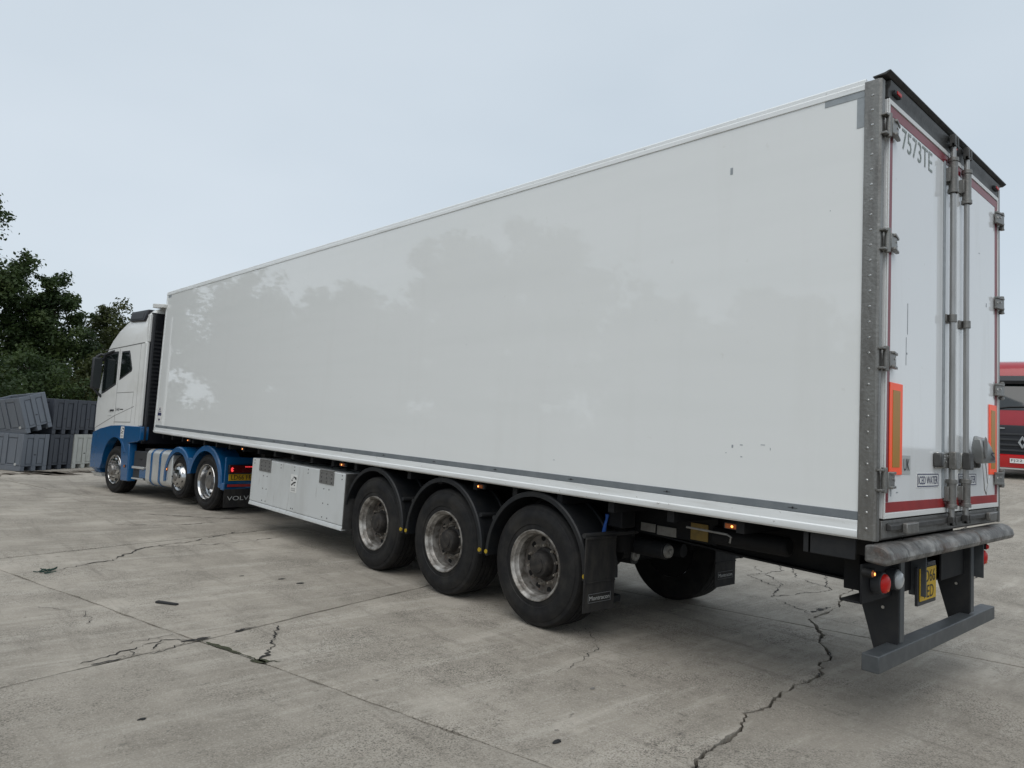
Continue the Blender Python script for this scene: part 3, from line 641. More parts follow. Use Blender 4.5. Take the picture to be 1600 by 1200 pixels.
# small fittings between flap and tail
for y0, y1, z0, z1, m_ in ((1.76, 1.92, 1.02, 1.075, 'data_plate'), (2.04, 2.19, .885, .955, 'data_plate'), (1.83, 2.02, .875, .95, 'data_plate'), (1.53, 1.69, .885, 1.02, 'data_yellow')):
    part('data_plate', MB().box(.70, .71, y0, y1, z0, z1), m_, T, .002)
part('plate_carrier', MB().box(.711, .778, 1.45, 2.25, .87, 1.08), 'chassis', T)
part('release_handle', MB().tube([(.30, 2.24, 1.03), (.30, 2.245, .99), (.30, 2.262, .93), (.30, 2.268, .88)], [.018, .011, .014, .018], 10), 'strap_blue', T)
part('valve_box', MB().box(.32, .5, 2.1, 2.25, .93, 1.07), 'chassis', T, .01)
for y in (.953, 3.65, 6.27, 9.33, 11.8):
    sl = part('side_marker_lamp', MB().box(.075, .11, y - .07, y + .07, 1.10, 1.145), 'cab_trim', T, .006)
    part('lens', MB().box(.062, .0745, y - .055, y + .055, 1.106, 1.139), 'lens_amber', sl, .005, loc=(0, 0, 0))
    part('lamp_filament', MB().cyl((.0615, y, 1.122), (.058, y, 1.122), .009, .007, 10), 'lens_lit', sl, loc=(0, 0, 0))
    part('lamp_bracket', MB().box(.08, .105, y - .02, y + .02, 1.145, 1.172), 'chassis', sl, loc=(0, 0, 0))
part('rope_hook', MB().tube([(.12, 1.35, 1.06), (.12, 1.02, 1.055), (.12, .99, 1.04), (.12, 1.0, 1.0)], .008, 8), 'steel', T)
part('tail_bracket', MB().box(.05, .07, .13, .45, 1.04, 1.17).box(.05, .72, .40, .42, 1.04, 1.17).box(.3, .32, .13, .4, 1.04, 1.17), 'chassis_grey', T, .004)
# pallet box skirt
sk = part('pallet_box', MB().box(.0, .55, 6.04, 8.76, .41, 1.025), 'skirt', T, .006, label='white aluminium locker under trailer side')
part('box_lip', MB().prism([(-.012, .352), (.05, .352), (.05, .405), (.0, .405), (-.012, .372)], 'y', 6.04, 8.76), 'skirt', sk, .003, loc=(0, 0, 0))
part('box_end', MB().box(-.003, .56, 6.015, 6.039, .37, 1.03), 'steel_dark', sk, .003, loc=(0, 0, 0))
for y0, y1 in ((8.11, 8.50), (6.31, 6.68)):
    hp = part('hinge_plate', MB().box(-.008, -.0005, y0, y1, .862, 1.022).cyl((0, y0 + .02, 1.03), (0, y1 - .02, 1.03), .014, .014, 10), 'hinge_plate', sk, .002, loc=(0, 0, 0))
    part('plate_bolts', holes(MB(), 0, 0, .001, 1).__class__(), 'ink', hp, loc=(0, 0, 0)) if False else None
    bm_ = MB()
    for a in (.05, .18, .31):
        for z in (.89, .94, .99): bm_.cyl((-.008, y0 + a, z), (-.012, y0 + a, z), .010, .008, 8)
    part('plate_bolts', bm_, 'ink', hp, loc=(0, 0, 0), kind='stuff')
bm_ = MB()
for y in (6.12, 7.0, 7.39, 7.8, 8.68):
    for z in (1.0, .955): bm_.cyl((0, y, z), (-.004, y, z), .009, .007, 8)
for y in (6.42, 6.55, 7.36, 7.41, 8.22, 8.34):
    for z in (.45, .62, .80):
        if y in (7.36, 7.41) and z > .5: continue
        bm_.cyl((0, y, z), (-.004, y, z), .009, .007, 8)
part('box_rivets', bm_, 'ink', sk, loc=(0, 0, 0), kind='stuff')
def warning(parent, x, y0, y1, z0, z1, loc=(0, 0, 0), xs=-1):
    """blind-spot notice: white card, black figure shapes and two lines of print"""
    s_ = part('warning_sticker', MB().box(x - .002, x + .001, y0, y1, z0, z1), 'sticker', parent, loc=loc)
    w_, h_ = y1 - y0, z1 - z0; Y = lambda a: y1 - a * w_; Z = lambda a: z0 + a * h_
    f = MB()
    for poly in ([(.45, .90), (.92, .86), (.92, .70), (.70, .76), (.62, .82), (.45, .82)], [(.12, .42), (.5, .58), (.85, .62), (.85, .55), (.55, .50), (.2, .34)], [(.15, .70), (.32, .70), (.32, .62), (.15, .62)], [(.3, .80), (.42, .80), (.42, .75), (.3, .75)], [(.6, .44), (.75, .44), (.75, .38), (.6, .38)]):
        f.prism([(Y(a), Z(b)) for a, b in poly], 'x', x - .0035, x - .0021)
    part('sticker_figure', f, 'ink', s_, loc=(0, 0, 0))
    part('lettering', flat(text('ANGLES', -Y(.15), -Y(.85), Z(.18), Z(.25), (x - .002, 0, 0), (0, -1, 0), (0, 0, 1), .0012), 'ink', 'lettering'), None, s_, loc=(0, 0, 0))
    part('lettering', flat(text('MORTS', -Y(.15), -Y(.85), Z(.07), Z(.14), (x - .002, 0, 0), (0, -1, 0), (0, 0, 1), .0012), 'ink', 'lettering'), None, s_, loc=(0, 0, 0))
warning(sk, -.0005, 7.295, 7.475, .665, .90)
part('pallet_box', MB().box(WT - .5, WT, 6.04, 8.76, .41, 1.025), 'skirt', T, .006)  # unseen far-side locker, added to block light from the right under the trailer
# landing legs behind the locker
for x in (.62, WT - .62):
    part('landing_leg', MB().box(x - .07, x + .07, 9.6, 9.74, .35, 1.1).box(x - .14, x + .14, 9.53, 9.81, .30, .35), 'chassis_grey', T, .006)
# --- rear underrun bar, brackets, lamps, number plate
for x in (.47, 1.93):
    b_ = part('underrun_bracket', MB().prism([(.34, 1.03), (.03, 1.03), (.03, .515), (.10, .44), (.17, .44)], 'x', x - .006, x + .006), 'chassis_grey', T)
    part('bracket_flange', MB().box(x + .007, x + .075, .024, .036, .52, 1.03), 'bar', b_, loc=(0, 0, 0))
    part('bracket_bolts', MB().cyl((x - .006, .2, .78), (x - .012, .2, .78), .010, .010, 8).cyl((x - .006, .12, .72), (x - .012, .12, .72), .010, .010, 8), 'steel_bright', b_, loc=(0, 0, 0), kind='stuff')
part('underrun_bar', MB().box(.08, 2.47, .0, .10, .408, .508), 'bar', T, .006)
for x0, x1 in ((.0, .80), (1.40, 2.08)):
    lb = part('lamp_carrier', MB().box(x0, x1, .07, .085, .80, 1.03).box(x0, x1, .0855, .20, .80, .812), 'chassis', T, .004)
    part('carrier_flange', MB().box(x1 - .10 + .10, x1 + .012, -.02, .085, .77, 1.035), 'bar', lb, .003, loc=(0, 0, 0))
part('rear_cross_beam', MB().box(.3, 2.3, .2, .3, .82, 1.04), 'chassis', T, .005)
def round_lamp(x, z, m_, r=.056, nm='tail_lamp'):
    l = part(nm, MB().cyl((x, .07, z), (x, .012, z), r + .012, r + .008, 28), 'cab_trim', T, .004)
    ring = [[(x + a * cos(t), y_, z + a * sin(t)) for t in [2 * pi * i / 28 for i in range(28)]] for a, y_ in ((r, .012), (r * .97, .0), (r * .7, -.012), (r * .3, -.017))]
    part('lens', MB().loft(ring), m_, l, loc=(0, 0, 0), angle=70)
    return l
l = round_lamp(.175, .915, 'lens_red'); part('indicator_lens', MB().cyl((.175, .002, .892), (.175, -.0135, .892), .026, .021, 16), 'lens_orange', l, loc=(0, 0, 0))
round_lamp(.40, .915, 'lens_clear', nm='reversing_lamp')
l = round_lamp(2.19, .915, 'lens_red'); part('indicator_lens', MB().cyl((2.19, .002, .892), (2.19, -.0135, .892), .026, .021, 16), 'lens_orange', l, loc=(0, 0, 0))
for x, s_ in ((.02, -1), (2.33, 1)):
    ol = part('outline_lamp', MB().cyl((x - s_ * .12, .06, .985), (x, .05, .985), .016, .02, 12).cyl((x, .075, .985), (x, .02, .985), .026, .024, 14), 'rubber', T, .003)
    part('lens', MB().cyl((x, .0195, .985), (x, .008, .985), .02, .014, 14), 'lens_amber' if s_ < 0 else 'lens_red', ol, loc=(0, 0, 0))
    part('lamp_filament', MB().cyl((x, .008, .985), (x, .006, .985), .009, .008, 10), 'lens_lit' if s_ < 0 else 'lens_red', ol, loc=(0, 0, 0))
npl = part('number_plate', MB().box(.795, 1.10, .012, .02, .735, .945), 'plate_yellow', T, .002, label='square yellow rear number plate on trailer')
part('plate_backing', MB().box(.775, 1.125, .021, .04, .705, .955), 'cab_trim', npl, .003, loc=(0, 0, 0))
part('lettering', flat(text('LD66', .825, 1.075, .85, .93, (0, .012, 0), (1, 0, 0), (0, 0, 1)), 'ink', 'lettering'), None, npl, loc=(0, 0, 0))
part('lettering', flat(text('FED', .865, 1.045, .75, .83, (0, .012, 0), (1, 0, 0), (0, 0, 1)), 'ink', 'lettering'), None, npl, loc=(0, 0, 0))
part('plate_lamp', MB().box(.9, 1.05, .0, .06, .962, .985), 'cab_trim', T, .005)
# front fridge unit hidden by the cab
fr = part('refrigeration_unit', MB().box(.55, 2.2, LT + .006, LT + .10, 2.3, 3.7), 'cab_trim', T, .03)

# ------------------------------------------------------------------ tractor unit
K = thing('tractor_truck', 'white and blue tractor unit with high sleeper cab coupled to white trailer', 'truck', (1.33, 11.0, -.01), (-.034, 0, radians(6)))
WM['k_tyre'] = MB().lathe(tyre_prof(.485, .315, .292), 56, True).mesh('tyre', 'rubber')
WM['d_tyre'] = MB().lathe(tyre_prof(.475, .29, .292), 56, True).mesh('tyre', 'rubber')
WM['m_tyre'] = MB().lathe(tyre_prof(.385, .27, .235), 56, True).mesh('tyre', 'rubber')
WM['k_rim'] = MB().lathe([(.006, .306), (-.004, .30), (-.002, .292), (.02, .28), (.04, .272), (.045, .262), (-.005, .245), (-.02, .225), (-.03, .15), (-.03, .10), (-.01, .09), (.2, .09), (.2, .27), (.28, .3)], 56).mesh('wheel', 'alloy')
WM['k_hub'] = MB().lathe([(-.029, .125), (-.045, .12), (-.055, .10), (-.085, .085), (-.09, .06), (-.09, .001)], 36).mesh('hub', 'alloy_dull')
nm = MB()
for i in range(10):
    a = 2 * pi * i / 10; nm.cyl((-.028, .1675 * cos(a), .1675 * sin(a)), (-.062, .1675 * cos(a), .1675 * sin(a)), .018, .015, 6)
WM['k_nuts'] = nm.mesh('wheel_nuts', 'alloy_dull')
WM['k_holes'] = holes(MB(), -.012, .236, .024, 10, .008, .5).mesh('hand_holes', 'hole')
WM['d_rim'] = MB().lathe([(.006, .306), (-.004, .30), (-.002, .292), (.015, .283), (.03, .276), (.09, .270), (.12, .262), (.145, .225), (.15, .16), (.14, .10), (.16, .10), (.25, .27), (.28, .3)], 56).mesh('wheel', 'alloy')
WM['d_hub'] = MB().lathe([(.15, .14), (.11, .135), (.08, .12), (.04, .115), (.03, .09), (.03, .001)], 36).mesh('hub', 'alloy_dull')
WM['d_holes'] = holes(MB(), .141, .222, .028, 10, .006).mesh('hand_holes', 'hole')
WM['m_rim'] = MB().lathe([(.006, .25), (-.004, .246), (0, .238), (.02, .225), (.03, .215), (-.02, .19), (-.05, .165), (-.07, .12), (-.075, .075), (-.06, .07), (.2, .07), (.2, .22), (.25, .24)], 56).mesh('wheel', 'alloy')
WM['m_hub'] = MB().lathe([(-.074, .07), (-.085, .066), (-.095, .05), (-.095, .001)], 30).mesh('hub', 'alloy_dull')
WM['m_holes'] = holes(holes(MB(), -.064, .142, .014, 6, .008), -.022, .192, .018, 8, .006, .5).mesh('hand_holes', 'hole')
X0 = -1.245
for s_ in (-1, 1):
    fl_ = s_ > 0
    wheel(K, (s_ * 1.225, 4.05, .485), ['k_rim', ('tyre', 'k_tyre'), ('hub', 'k_hub'), ('wheel_nuts', 'k_nuts'), ('hand_holes', 'k_holes')], fl_, rz=.06)
    wheel(K, (s_ * 1.215, .0, .475), ['d_rim', ('tyre', 'd_tyre'), ('hub', 'd_hub'), ('hand_holes', 'd_holes')], fl_)
    wheel(K, (s_ * .905, .0, .475), ['d_rim', ('tyre', 'd_tyre')], fl_, name='inner_wheel')
    wheel(K, (s_ * 1.20, 1.06, .50), ['m_rim', ('tyre', 'm_tyre'), ('hub', 'm_hub'), ('hand_holes', 'm_holes')], fl_)
# frame
part('frame_rail', MB().box(-.42, -.34, -.75, 4.6, .62, .92), 'chassis', K); part('frame_rail', MB().box(.34, .42, -.75, 4.6, .62, .92), 'chassis', K)
for y in (0, 1.06, 4.05): part('axle', MB().cyl((-1.0, y, .48), (1.0, y, .48), .08, .08, 14).cyl((-.0, y - .25, .50), (0, y + .25, .50), .22, .22, 18) if y == 0 else MB().cyl((-1.0, y, .48), (1.0, y, .48), .06, .06, 12), 'chassis', K)
part('fifth_wheel', MB().box(-.45, .45, -.1, .95, 1.02, 1.14).box(-.5, .5, .1, .7, .92, 1.02), 'chassis', K, .01)
part('engine_block', MB().box(-.45, .45, 3.0, 4.9, .5, 1.2), 'chassis', K, .03)
part('catwalk', MB().box(-1.1, 1.1, 1.5, 2.9, .90, .96), 'chassis_grey', K, .005)
part('air_lines', MB().tube([(-.3, 2.85, 2.0), (-.3, 2.7, 1.5), (-.25, 2.55, 1.25), (-.2, 2.65, 1.5)], .018, 8).tube([(-.15, 2.85, 2.0), (-.15, 2.68, 1.45), (-.1, 2.5, 1.2), (-.05, 2.6, 1.5)], .018, 8), 'strap_blue', K)
# cab shell
def plan(z, w_, yf, yr, rc, bow=.06, rr=.05):
    P = []
    for i in range(9):                       # front left corner to front right, with a bowed face
        a = pi - (pi / 2) * i / 8; P.append((-w_ + rc + rc * cos(a), yf - rc + rc * sin(a), z))
    for i in range(1, 8):
        t = i / 8; P.append((-w_ + rc + (2 * (w_ - rc)) * t, yf + bow * sin(pi * t), z))
    for i in range(9):
        a = pi / 2 - (pi / 2) * i / 8; P.append((w_ - rc + rc * cos(a), yf - rc + rc * sin(a), z))
    for i in range(4):
        a = -(pi / 2) * i / 3; P.append((w_ - rr + rr * cos(a), yr + rr + rr * sin(a), z))
    for i in range(4):
        a = -pi / 2 - (pi / 2) * i / 3; P.append((-w_ + rr + rr * cos(a), yr + rr + rr * sin(a), z))
    return P
YR = 2.93
LV = [(1.18, 1.235, 5.50, .25), (1.35, 1.25, 5.53, .25), (1.85, 1.25, 5.54, .25), (2.1, 1.25, 5.48, .25), (2.5, 1.25, 5.36, .26), (2.92, 1.25, 5.24, .28), (3.08, 1.247, 5.15, .30), (3.24, 1.235, 5.02, .34), (3.42, 1.215, 4.80, .38), (3.58, 1.185, 4.50, .42), (3.70, 1.145, 4.18, .42), (3.78, 1.08, 3.9, .40), (3.82, .98, 3.7, .38)]
part('cab_shell', MB().loft([plan(z, w_, yf, YR, rc) for z, w_, yf, rc in LV]), 'cab_white', K, angle=40, label='white cab with tall curved roof')
def patch(lv, i0, i1, d):
    rows = [plan(z, w_ + d, yf + d, YR, rc)[i0:i1] for z, w_, yf, rc in lv]; m = i1 - i0
    return MB().add([p for r in rows for p in r], [(a * m + b, a * m + b + 1, (a + 1) * m + b + 1, (a + 1) * m + b) for a in range(len(rows) - 1) for b in range(m - 1)])
part('windscreen', patch([(2.0, 1.25, 5.51, .25), (2.3, 1.25, 5.42, .255), (2.6, 1.25, 5.33, .265), (2.86, 1.25, 5.255, .275)], 3, 22, .006), 'glass', K)
part('sun_visor', patch([(2.84, 1.25, 5.30, .28), (2.93, 1.25, 5.34, .28), (3.0, 1.25, 5.28, .28)], 1, 24, .03), 'cab_trim', K)
part('front_grille', patch([(.85, 1.2, 5.52, .25), (1.2, 1.2, 5.54, .25), (1.7, 1.2, 5.55, .25)], 6, 19, .008), 'cab_trim', K)
# rear wall: ribbed; shade behind the cab painted in as black
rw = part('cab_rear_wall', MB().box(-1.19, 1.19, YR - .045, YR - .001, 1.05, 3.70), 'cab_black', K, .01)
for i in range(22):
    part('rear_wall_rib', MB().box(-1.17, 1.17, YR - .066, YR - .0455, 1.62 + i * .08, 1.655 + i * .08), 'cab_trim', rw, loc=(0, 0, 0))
for s_ in (-1, 1):
    X = lambda a: s_ * a
    bx = lambda m_, a, b, *r: m_.box(min(X(a), X(b)), max(X(a), X(b)), *r)
    # side fairing strip behind the cab, with a dark flexible edge
    sf = part('side_fairing', bx(bx(MB(), 1.20, 1.256, YR - .06, YR + .055, 1.40, 3.08), 1.17, 1.235, YR - .06, YR + .055, 3.095, 3.66), 'cab_white', K, .01)
    part('fairing_edge', bx(MB(), 1.16, 1.19, YR - .16, YR - .061, 1.1, 3.66), 'cab_black', sf, loc=(0, 0, 0))
    # windows
    pm = lambda P, a, b: MB().prism(P, 'x', X(a), X(b))
    wn = part('door_window', pm([(5.06, 2.90), (4.34, 2.95), (4.34, 2.30), (4.95, 2.14), (5.07, 2.14)], 1.249, 1.256), 'glass', K, .004)
    part('window_frame', pm([(5.10, 2.93), (5.0, 2.99), (4.31, 2.985), (4.31, 2.265), (4.95, 2.10), (5.10, 2.08)], 1.248, 1.253), 'cab_trim', wn, .004, loc=(0, 0, 0))
    wn = part('rear_side_window', pm([(4.11, 2.94), (3.74, 2.93), (3.70, 2.88), (3.54, 2.58), (3.56, 2.54), (4.13, 2.38)], 1.249, 1.256), 'glass', K, .01)
    part('window_frame', pm([(4.13, 2.97), (3.73, 2.965), (3.68, 2.91), (3.51, 2.57), (3.53, 2.52), (4.15, 2.35)], 1.248, 1.253), 'cab_trim', wn, .012, loc=(0, 0, 0))
    part('visor_side', pm([(5.16, 2.86), (5.06, 2.98), (4.55, 3.02), (4.55, 2.985), (5.0, 2.93), (5.10, 2.80)], 1.24, 1.285), 'cab_trim', K, .008)
    # door and locker seams
    sm = MB()
    for (a, b), (c, d), th in (((4.24, 3.03), (4.22, 1.42), .011), ((4.24, 2.085), (3.34, 2.085), .011), ((3.34, 2.085), (3.37, 1.47), .009), ((4.25, 1.47), (3.37, 1.47), .014), ((5.1, 3.05), (3.0, 3.085), .016), ((5.28, 1.34), (4.25, 1.60), .014), ((4.25, 1.60), (3.26, 1.79), .010), ((3.16, 3.08), (3.16, 1.42), .006)):
        e_ = Vector((c - a, d - b)); n_ = Vector((-e_.y, e_.x)).normalized() * th / 2
        sm.prism([(a + n_.x, b + n_.y), (c + n_.x, d + n_.y), (c - n_.x, d - n_.y), (a - n_.x, b - n_.y)], 'x', X(1.2485), X(1.2512))
    part('panel_seams', sm, 'hinge_plate', K, kind='stuff')
    part('door_handle', bx(MB(), 1.25, 1.268, 4.30, 4.48, 1.70, 1.735), 'cab_trim', K, .006)
    # roof air intake
    part('roof_intake', MB().hexa([(X(1.05), 3.16, 3.55), (X(1.24), 3.16, 3.545), (X(1.225), 3.96, 3.595), (X(1.05), 3.96, 3.60), (X(1.0), 3.13, 3.80), (X(1.19), 3.13, 3.79), (X(1.16), 4.06, 3.825), (X(1.0), 4.06, 3.83)]), 'cab_black', K, .025)
    part('intake_recess', MB().hexa([(X(1.20), 3.25, 3.60), (X(1.236), 3.25, 3.595), (X(1.226), 3.9, 3.63), (X(1.18), 3.9, 3.64), (X(1.16), 3.25, 3.755), (X(1.205), 3.25, 3.75), (X(1.183), 3.95, 3.785), (X(1.14), 3.95, 3.79)]), 'cab_trim', K, .01)
    # blue lower panel with wheel arch
    arch = [(4.06 + .62 * cos(a), .54 + .62 * sin(a)) for a in [radians(12 + (152 - 12) * i / 16) for i in range(17)]]
    P = [(5.36, .47), (5.40, .9), (5.38, 1.24), (4.95, 1.33), (4.38, 1.395), (3.92, 1.405), (2.80, 1.385), (2.80, 1.12), (2.95, 1.08), (3.35, 1.05)] + arch[::-1] + [(4.74, .55), (4.80, .47)]
    part('blue_side_panel', pm(P, 1.10, 1.262), 'cab_blue', K, .012)
    part('arch_trim', MB().arc(4.06, .54, [(X(1.255), .615), (X(1.272), .615), (X(1.272), .655), (X(1.255), .655)], radians(10), radians(150), 24), 'cab_blue', K)
    part('arch_liner', MB().arc(4.06, .54, [(X(.75), .59), (X(1.1), .59), (X(1.1), .61), (X(.75), .61)], radians(0), radians(170), 24), 'cab_black', K)
    part('step_fairing', MB().hexa([(X(1.1), 3.22, .29), (X(1.262), 3.24, .29), (X(1.262), 3.60, .28), (X(1.1), 3.60, .28), (X(1.1), 3.30, 1.04), (X(1.258), 3.32, 1.04), (X(1.258), 3.74, 1.045), (X(1.1), 3.74, 1.045)]), 'cab_blue', K, .02)
    lm = part('side_marker_lamp', bx(MB(), 1.262, 1.272, 3.38, 3.46, .555, .61), 'cab_trim', K, .004)
    part('lens', bx(MB(), 1.2725, 1.279, 3.385, 3.455, .56, .605), 'lens_amber', lm, .004, loc=(0, 0, 0))
    # battery box and steps
    bb = part('battery_box', bx(MB(), .55, 1.19, 2.48, 3.18, .34, .90), 'cab_trim', K, .015)
    part('step_tread', bx(MB(), 1.19, 1.245, 2.55, 3.12, .555, .60), 'tank', bb, .006, loc=(0, 0, 0)); part('step_tread', bx(MB(), 1.19, 1.235, 2.58, 3.12, .345, .375), 'tank', bb, .006, loc=(0, 0, 0))
    part('step_panel', bx(MB(), 1.19, 1.225, 2.48, 2.78, .385, .55), 'cab_blue', bb, .006, loc=(0, 0, 0))
    part('box_handle', bx(MB(), 1.19, 1.2, 2.78, 2.9, .73, .755), 'ink', bb, loc=(0, 0, 0))
    # fuel tank with blue straps
    def rr(d): 
        pts = []
        for cx_, cz_, a0 in ((1.12, .84, 0), (.70, .84, 90), (.70, .40, 180), (1.12, .40, 270)):
            for i in range(6): a = radians(a0 + 90 * i / 5); pts.append((X(cx_ + (.12 + d) * cos(a)), cz_ + (.12 + d) * sin(a)))
        return pts
    tk = part('fuel_tank', MB().prism(rr(0), 'y', 1.32, 2.46), 'tank', K, .02)
    for y in (2.20, 1.82): part('tank_strap', MB().prism(rr(.012), 'y', y - .035, y + .035), 'cab_blue', tk, .006, loc=(0, 0, 0))
    tl_ = part('tank_marker', MB().cyl((X(1.24), 1.50, .62), (X(1.252), 1.50, .62), .035, .033, 16), 'lens_amber', tk, loc=(0, 0, 0))
    part('tank_marker_bulb', MB().cyl((X(1.252), 1.50, .62), (X(1.256), 1.50, .62), .014, .012, 12), 'lens_lit', tk, loc=(0, 0, 0))
    # blue fenders
    F = lambda r0, r1: [(X(.86), r0), (X(1.245), r0), (X(1.262), r0 - .01), (X(1.262), r1), (X(1.245), r1 + .02), (X(.86), r1 + .02)]
    fd = part('fender', MB().arc(1.06, .50, F(.455, .52), radians(-12), radians(170), 30), 'cab_blue', K)
    fd = part('fender', MB().arc(0, .475, F(.535, .60), radians(15), radians(186), 34), 'cab_blue', K)
    part('fender_tail', bx(MB(), .86, 1.262, -.72, -.60, .38, .50), 'cab_blue', fd, .012, loc=(0, 0, 0))
    part('fender_bridge', bx(MB(), 1.06, 1.258, .505, .68, .70, .86), 'cab_blue', fd, .01, loc=(0, 0, 0))
    # mirrors
    mr = part('mirror_arm', MB().tube([(X(1.24), 5.04, 2.93), (X(1.33), 5.10, 2.95), (X(1.42), 5.12, 2.88)], .03, 8), 'cab_trim', K)
    part('mirror_arm', MB().tube([(X(1.24), 5.12, 2.02), (X(1.33), 5.12, 2.10), (X(1.42), 5.12, 2.2)], .03, 8), 'cab_trim', K)
    part('mirror_housing', bx(MB(), 1.29, 1.49, 5.06, 5.17, 2.18, 2.88), 'cab_trim', mr, .04, loc=(0, 0, 0))
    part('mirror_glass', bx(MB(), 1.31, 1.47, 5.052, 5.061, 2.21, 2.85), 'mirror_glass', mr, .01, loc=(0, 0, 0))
    # rear lamp cluster, flap
    lc = part('tail_lamp_cluster', bx(MB(), .72, 1.21, -.765, -.70, .655, .80), 'cab_black', K, .01)
    part('lamp_lens', bx(MB(), .74, 1.20, -.771, -.7655, .668, .788), 'lens_dark', lc, .006, loc=(0, 0, 0))
    lt = MB()
    for i in range(4): lt.cyl((X(.92 - i * .035), -.771, .765), (X(.92 - i * .035), -.775, .765), .011, .011, 8)
    part('lit_bulb_row', lt, 'lens_lit_red', lc, loc=(0, 0, 0), kind='stuff')
    part('lit_arrow', MB().prism([(X(1.18), .74), (X(1.16), .76), (X(1.13), .735), (X(1.15), .73), (X(1.15), .715), (X(1.13), .70), (X(1.16), .68), (X(1.18), .70)], 'y', -.775, -.771), 'lens_lit_red', lc, loc=(0, 0, 0))
    fp = part('mud_flap', bx(MB(), .66, 1.255, -.742, -.728, .10, .40), 'flap', K, .004)
    if s_ < 0: part('lettering', flat(text('VOLVO', -1.20, -.70, .215, .285, (0, -.742, 0), (1, 0, 0), (0, 0, 1)), 'sticker_grey', 'lettering'), None, fp, loc=(0, 0, 0))
part('rear_cross_panel', MB().box(-1.255, 1.255, -.72, -.69, .40, .92), 'cab_blue', K, .01)
part('red_reflector_strip', MB().box(-1.20, 1.20, -.726, -.7205, .435, .475), 'red_tape_bright', K)
npl = part('number_plate', MB().box(-1.19, -.67, -.732, -.7215, .535, .645), 'plate_yellow', K, .002, label='long yellow number plate under tail lamps')
part('lettering', flat(text('LD66 FED', -1.15, -.71, .552, .63, (0, -.732, 0), (1, 0, 0), (0, 0, 1)), 'ink', 'lettering'), None, npl, loc=(0, 0, 0))
# door badges and notice on the blue panel
part('door_emblem', MB().loft([[(-1.2512 - d, 4.52 + a * cos(t), 1.70 + a * .45 * sin(t)) for t in [2 * pi * i / 18 for i in range(18)]] for a, d in ((.07, 0), (.065, .003))]).box(-1.2535, -1.2512, 4.42, 4.62, 1.60, 1.612), 'sticker_grey', K)
part('lettering', flat(text('540', -4.20, -4.0, 1.70, 1.765, (-1.2512, 0, 0), (0, -1, 0), (0, 0, 1)), 'ink', 'lettering'), None, K)
part('badge_stripe', MB().box(-1.253, -1.2512, 3.80, 3.97, 1.725, 1.745), 'ink', K)
warning(K, -1.2625, 3.62, 3.79, 1.14, 1.38)
# front bumper, roof lip
part('bumper', MB().loft([plan(z, w_, yf, 4.95, rc) for z, w_, yf, rc in ((.38, 1.18, 5.40, .25), (.46, 1.25, 5.50, .28), (.75, 1.255, 5.56, .28), (1.0, 1.25, 5.55, .26), (1.16, 1.24, 5.52, .26))]), 'cab_blue', K, angle=40)
part('bumper_lip', MB().loft([plan(z, w_, yf, 4.85, rc) for z, w_, yf, rc in ((.29, 1.20, 5.44, .25), (.372, 1.24, 5.52, .27))]), 'tank', K)
part('roof_fairing', MB().hexa([(-1.12, 2.56, 3.78), (1.12, 2.56, 3.78), (1.12, 3.10, 3.83), (-1.12, 3.10, 3.83), (-1.12, 2.54, 3.85), (1.12, 2.54, 3.85), (1.12, 3.10, 3.92), (-1.12, 3.10, 3.92)]), 'sticker', K, .01)

# ------------------------------------------------------------------ red truck far right
rp_ = Vector((19.9, 3.49)); hd_ = math.atan2(4.47 + 19.9, -(1.65 + 3.49)) if False else 0
dirv = Vector((-4.47 - 19.9, -1.65 - 3.49)).normalized()           # truck nose points at the camera
Rz = math.atan2(dirv.y, dirv.x) + pi / 2                              # local -Y is the nose
Q = thing('red_truck', 'red truck parked facing us beyond the rear doors', 'truck', (rp_.x, rp_.y, gh(*rp_)), (0, 0, Rz))
RL = [(.95, 1.25, 0, .16), (1.3, 1.25, -.02, .16), (1.62, 1.25, -.01, .18), (2.3, 1.25, .16, .2), (2.75, 1.24, .30, .22), (2.95, 1.2, .42, .25), (3.10, 1.12, .62, .28), (3.17, .98, .85, .3)]
def rplan(z, w_, yf, rc, d=0): return [(x, -y, zz) for x, y, zz in plan(z, w_ + d, -yf + d, -1.7, rc, .05)]
Q.scale = (1.07, 1.07, 1.08)
part('cab_shell', MB().loft([rplan(*l_) for l_ in RL]), 'red_paint', Q, angle=40)
def rpatch(lv, i0, i1, d):
    rows = [rplan(*l_, d)[i0:i1] for l_ in lv]; m = i1 - i0
    return MB().add([p for r in rows for p in r], [(a * m + b, a * m + b + 1, (a + 1) * m + b + 1, (a + 1) * m + b) for a in range(len(rows) - 1) for b in range(m - 1)])
part('windscreen', rpatch([(1.80, 1.25, .035, .18), (2.0, 1.25, .085, .19), (2.3, 1.25, .16, .2), (2.62, 1.245, .26, .21)], 3, 22, .008), 'glass', Q)
part('sun_visor', rpatch([(2.50, 1.25, .16, .2), (2.58, 1.25, .10, .2), (2.72, 1.245, .24, .21)], 2, 23, .05), 'cab_trim', Q)
part('wiper', MB().tube([(-.75, -.02, 1.80), (-.3, -.03, 1.88), (.1, -.03, 1.90)], .015, 6), 'ink', Q)
part('grille', rpatch([(.62, 1.25, -.01, .16), (.9, 1.25, -.03, .16), (1.36, 1.25, -.03, .16), (1.40, 1.25, -.02, .16)], 1, 24, .02), 'cab_black', Q)
for z in (.72, .86, 1.0, 1.14): part('grille_slat', MB().box(-.95, .95, -.135, -.085, z, z + .05), 'cab_trim', Q, .006)
part('grille_lettering', MB().box(-.62, -.38, -.13, -.07, 1.30, 1.33), 'steel_bright', Q)
em = MB()
